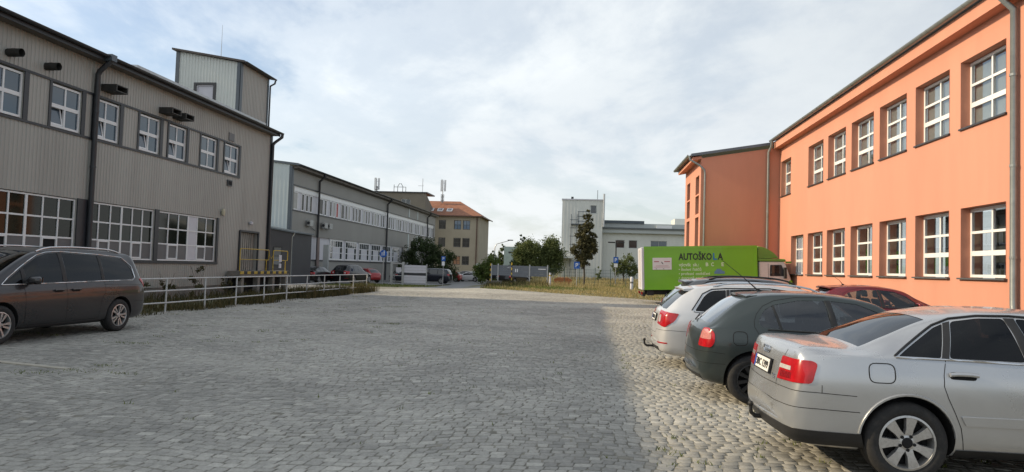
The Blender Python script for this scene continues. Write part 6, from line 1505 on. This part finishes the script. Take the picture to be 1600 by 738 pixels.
mb = MB(); mb.prism([(.97, 2.06), (1.02, 1.97), (1.08, 1.94), (1.05, 2.0), (1.0, 2.08)], 1, yt - .009, yt - .0065); mb.box(.70, .76, yt - .009, yt - .0065, 1.71, 1.73); mb.box(1.05, 1.12, yt - .009, yt - .0065, 1.71, 1.73); mb.build_split('black_print', INK, sg)

# ---------------------------------------------------------------- parked cars
SILVER = paint('silver_paint', (0.45, 0.465, 0.485), 0.65, 0.28, .0)
DGREEN = paint('dark_green_paint', (0.034, 0.045, 0.045), 0.4, 0.32, .04, (.05, .055, .045))
PEARL = paint('silver_white_paint', (0.58, 0.585, 0.60), 0.35, 0.32, .03)
GREY = paint('grey_brown_paint', (0.041, 0.040, 0.043), 0.55, 0.30, .08, (.09, .075, .06))
DGREY = paint('dark_grey_paint', (0.10, 0.105, 0.115), 0.6, 0.32, .08)
RED = paint('dark_red_paint', (0.15, 0.006, 0.014), 0.35, 0.30, .06)
NAVY = paint('navy_paint', (0.010, 0.013, 0.024), 0.4, 0.3, .06, (.05, .05, .05)); BLK = paint('black_paint', (0.010, 0.009, 0.011), 0.4, 0.3, .06, (.05, .05, .05)); BRED = paint('bright_red_paint', (0.30, 0.010, 0.012), 0.3, 0.32, .06); CWHITE = paint('white_car_paint', (0.62, 0.62, 0.62), 0.1, 0.35, .06); CBEIGE = paint('beige_car_paint', (0.24, 0.21, 0.16), 0.5, 0.35, .06)
a_root, a_h, a_body = car('silver_sedan', 'silver four-door sedan with seven-spoke wheels, nearest car on the right', 'car', SEDAN, SILVER, (1.60, 6.85, 0), 0, 'seven', glass=GLASSDARK, plate=(0, .80, .50, '3BC 1399'), hitch=1)
# badge rings, lettering and arch lips on the silver sedan
mb = MB()
for k in range(4):
    p, nr = a_h.hit('rear', (k - 1.5) * .048, .93); ring = [(p.x - .008, p.y + .032 * math.cos(t_), p.z + .032 * math.sin(t_)) for t_ in np.linspace(0, 2 * math.pi, 17)]
    mb.tube(ring, .005, 5)
[smooth_auto(o_, 60) for o_ in mb.build_split('badge_ring', CHROME, a_root)]
p, nr = a_h.hit('rear', -.36, .73); lettering('2.5', .06, CHROME, a_root, (p.x - .004, -.31, .71), (math.pi / 2, 0, -math.pi / 2), bold=.002)
mb = MB()
for ax in SEDAN['axles']:
    for s_ in (-1, 1):
        pts = []
        for t_ in np.linspace(.12, math.pi - .12, 20):
            p, nr = a_h.hit('side', ax + .366 * math.cos(t_), .327 + .366 * math.sin(t_), s_); pts.append(p + nr * .002)
        mb.tube(pts, .013, 6)
[smooth_auto(o_, 60) for o_ in mb.build_split('arch_lip', SILVER, a_root)]
g_root, g_h, g_body = car('green_hatchback', 'dark green hatchback with black wheels between the silver sedan and the white estate', 'car', HATCH, DGREEN, (1.38, 9.98, 0), 0, 'cover', [BLACK, DARK], glass=GLASSMID, scale=(1, 1, .975))
def aerial(root, h, x, ln=.55, back=.42):
    p, nr = h.hit('top', x, 0); o = MB().tube([(p.x, 0, p.z - .01), (p.x - ln * back, 0, p.z + ln * .35), (p.x - ln * 1.0, 0, p.z + ln * .82)], [.011, .005, .003], 6).build('roof_aerial', BLACK, root)
    MB().prism([(p.x - .04, p.z - .01), (p.x + .05, p.z - .01), (p.x - .02, p.z + .03)], 1, -.02, .02).build('aerial_base', BLACK, o)
aerial(g_root, g_h, .95, .52)
def wiper(root, h, y0, y1, z0, z1):
    pts = [h.hit('rear', y0 + (y1 - y0) * k / 6, z0 + (z1 - z0) * k / 6) for k in range(7)]; MB().tube([p + n_ * .02 for p, n_ in pts], .010, 5).build('rear_wiper', BLACK, root)
wiper(g_root, g_h, 0, .42, .985, 1.04)
def spoiler(root, h, x0, x1, w_, mt, th=.03):
    q = MB(); ys = np.linspace(-w_, w_, 13); n = len(ys)
    top = []; 
    for y in ys:
        p, nr = h.hit('top', x1, y); r0 = x0 + .06 * (y / w_) ** 2; top.append([(x1, y, p.z + .006), ((x0 + x1) / 2, y, p.z - .002), (r0, y, p.z - .012), (r0 + .01, y, p.z - .012 - th), (x1 - .02, y, p.z - .05)])
    for row in top: q.v += row
    for i in range(n - 1):
        for k in range(5): a = i * 5 + k; b = i * 5 + (k + 1) % 5; q.f.append((a, b, b + 5, a + 5)); q.m.append(0)
    q.f.append(tuple(range(5))); q.f.append(tuple((n - 1) * 5 + k for k in range(4, -1, -1))); q.m += [0, 0]
    smooth_auto(q.build('roof_spoiler', mt, root), 40)
spoiler(g_root, g_h, .60, .80, .50, DGREEN)
e_root, e_h, e_body = car('white_estate', 'silvery white estate car with roof rails and tow bar behind the green hatchback', 'car', ESTATE, PEARL, (1.18, 12.95, 0), 0, 'ten', glass=GLASSDARK, scale=(1, 1, .955), plate=(0, .86, .50, '4AH 7265'), hitch=True)
spoiler(e_root, e_h, .40, .64, .54, PEARL); wiper(e_root, e_h, 0, .35, 1.05, 1.08)
def roof_rails(root, h, x0, x1, y, mt, name='roof_rail'):
    for s_ in (-1, 1):
        pts = []
        for t_ in np.linspace(0, 1, 14):
            x = x0 + (x1 - x0) * t_; p, nr = h.hit('top', x, s_ * y); lift = .045 * min(1, min(t_, 1 - t_) * 9); pts.append((x, s_ * y, p.z + lift + .004))
        smooth_auto(MB().tube(pts, .017, 8).build(name, mt, root), 60)
roof_rails(e_root, e_h, .95, 3.0, .55, CHROME)
s_root, s_h, s_body = car('grey_estate', 'dark grey estate car mostly hidden behind the white estate', 'car', ESTATE, DGREY, (1.60, 15.9, 0), 0, 'ten', glass=GLASSMID, scale=(1, 1, 1.02))
spoiler(s_root, s_h, .40, .64, .54, DGREY); wiper(s_root, s_h, 0, .35, 1.05, 1.08); roof_rails(s_root, s_h, .95, 3.0, .55, BLACK)
r_root, r_h, r_body = car('red_hatchback', 'dark red hatchback with rear spoiler parked close to the coral wall', 'car', HATCH, RED, (5.2, 18.3, 0), 0, 'five', glass=GLASS)
spoiler(r_root, r_h, .50, .80, .50, RED); aerial(r_root, r_h, 1.05, .30, .3)
m_root, m_h, m_body = car('people_carrier', 'dark grey people carrier with silver roof rails at the left edge', 'car', MPV, GREY, (-10.62, 15.25, 0), R(-93), 'ten', glass=GLASSDARK)
roof_rails(m_root, m_h, .75, 2.95, .64, CHROME)
# distant cars
def far(name, label, sp, pt, x, y, hd, cat='car', **k):
    return car(name, label, cat, sp, pt, (x, y, GZ(x, y) - .015), R(hd), 'five', detail=1, **k)
far('black_sedan', 'black sedan parked beside the grey panel building, leftmost of the far cars', SEDAN, BLK, -22.75, 56.2, 84)
far('dark_estate', 'dark high estate car beside the black sedan behind the railing', ESTATE, BLK, -20.7, 58.5, 80, scale=(1, 1.02, 1.10))
far('red_compact', 'bright red compact car behind the railing near the round blue sign', HATCH, BRED, -20.7, 69.5, 150)
far('silver_compact', 'silver compact car partly hidden behind the red compact', HATCH, SILVER, -20.3, 79.0, 120)
far('navy_saloon', 'dark saloon visible through the grey steel gate frame', SEDAN, NAVY, -20.0, 76.5, 80)
far('blue_van', 'dark navy minivan parked right of the white board screen', MPV, NAVY, -15.1, 80, 176, 'van', scale=(1, 1, 1.0))
far('red_small_car', 'red car partly hidden behind the navy minivan', HATCH, BRED, -16.9, 97, 176)
far('white_hatchback', 'white hatchback on the road before the beige building', HATCH, CWHITE, -14.6, 100, 168)
far('beige_car', 'beige car standing beyond the white hatchback', ESTATE, CBEIGE, -15.9, 105, 176)
far('black_hatchback', 'black hatchback seen under the grey panel gate', HATCH, BLK, -7.9, 68.6, 65)
far('dark_far_car', 'dark car parked behind the left end of the grey panel gate', SEDAN, NAVY, -5.9, 78, 178)
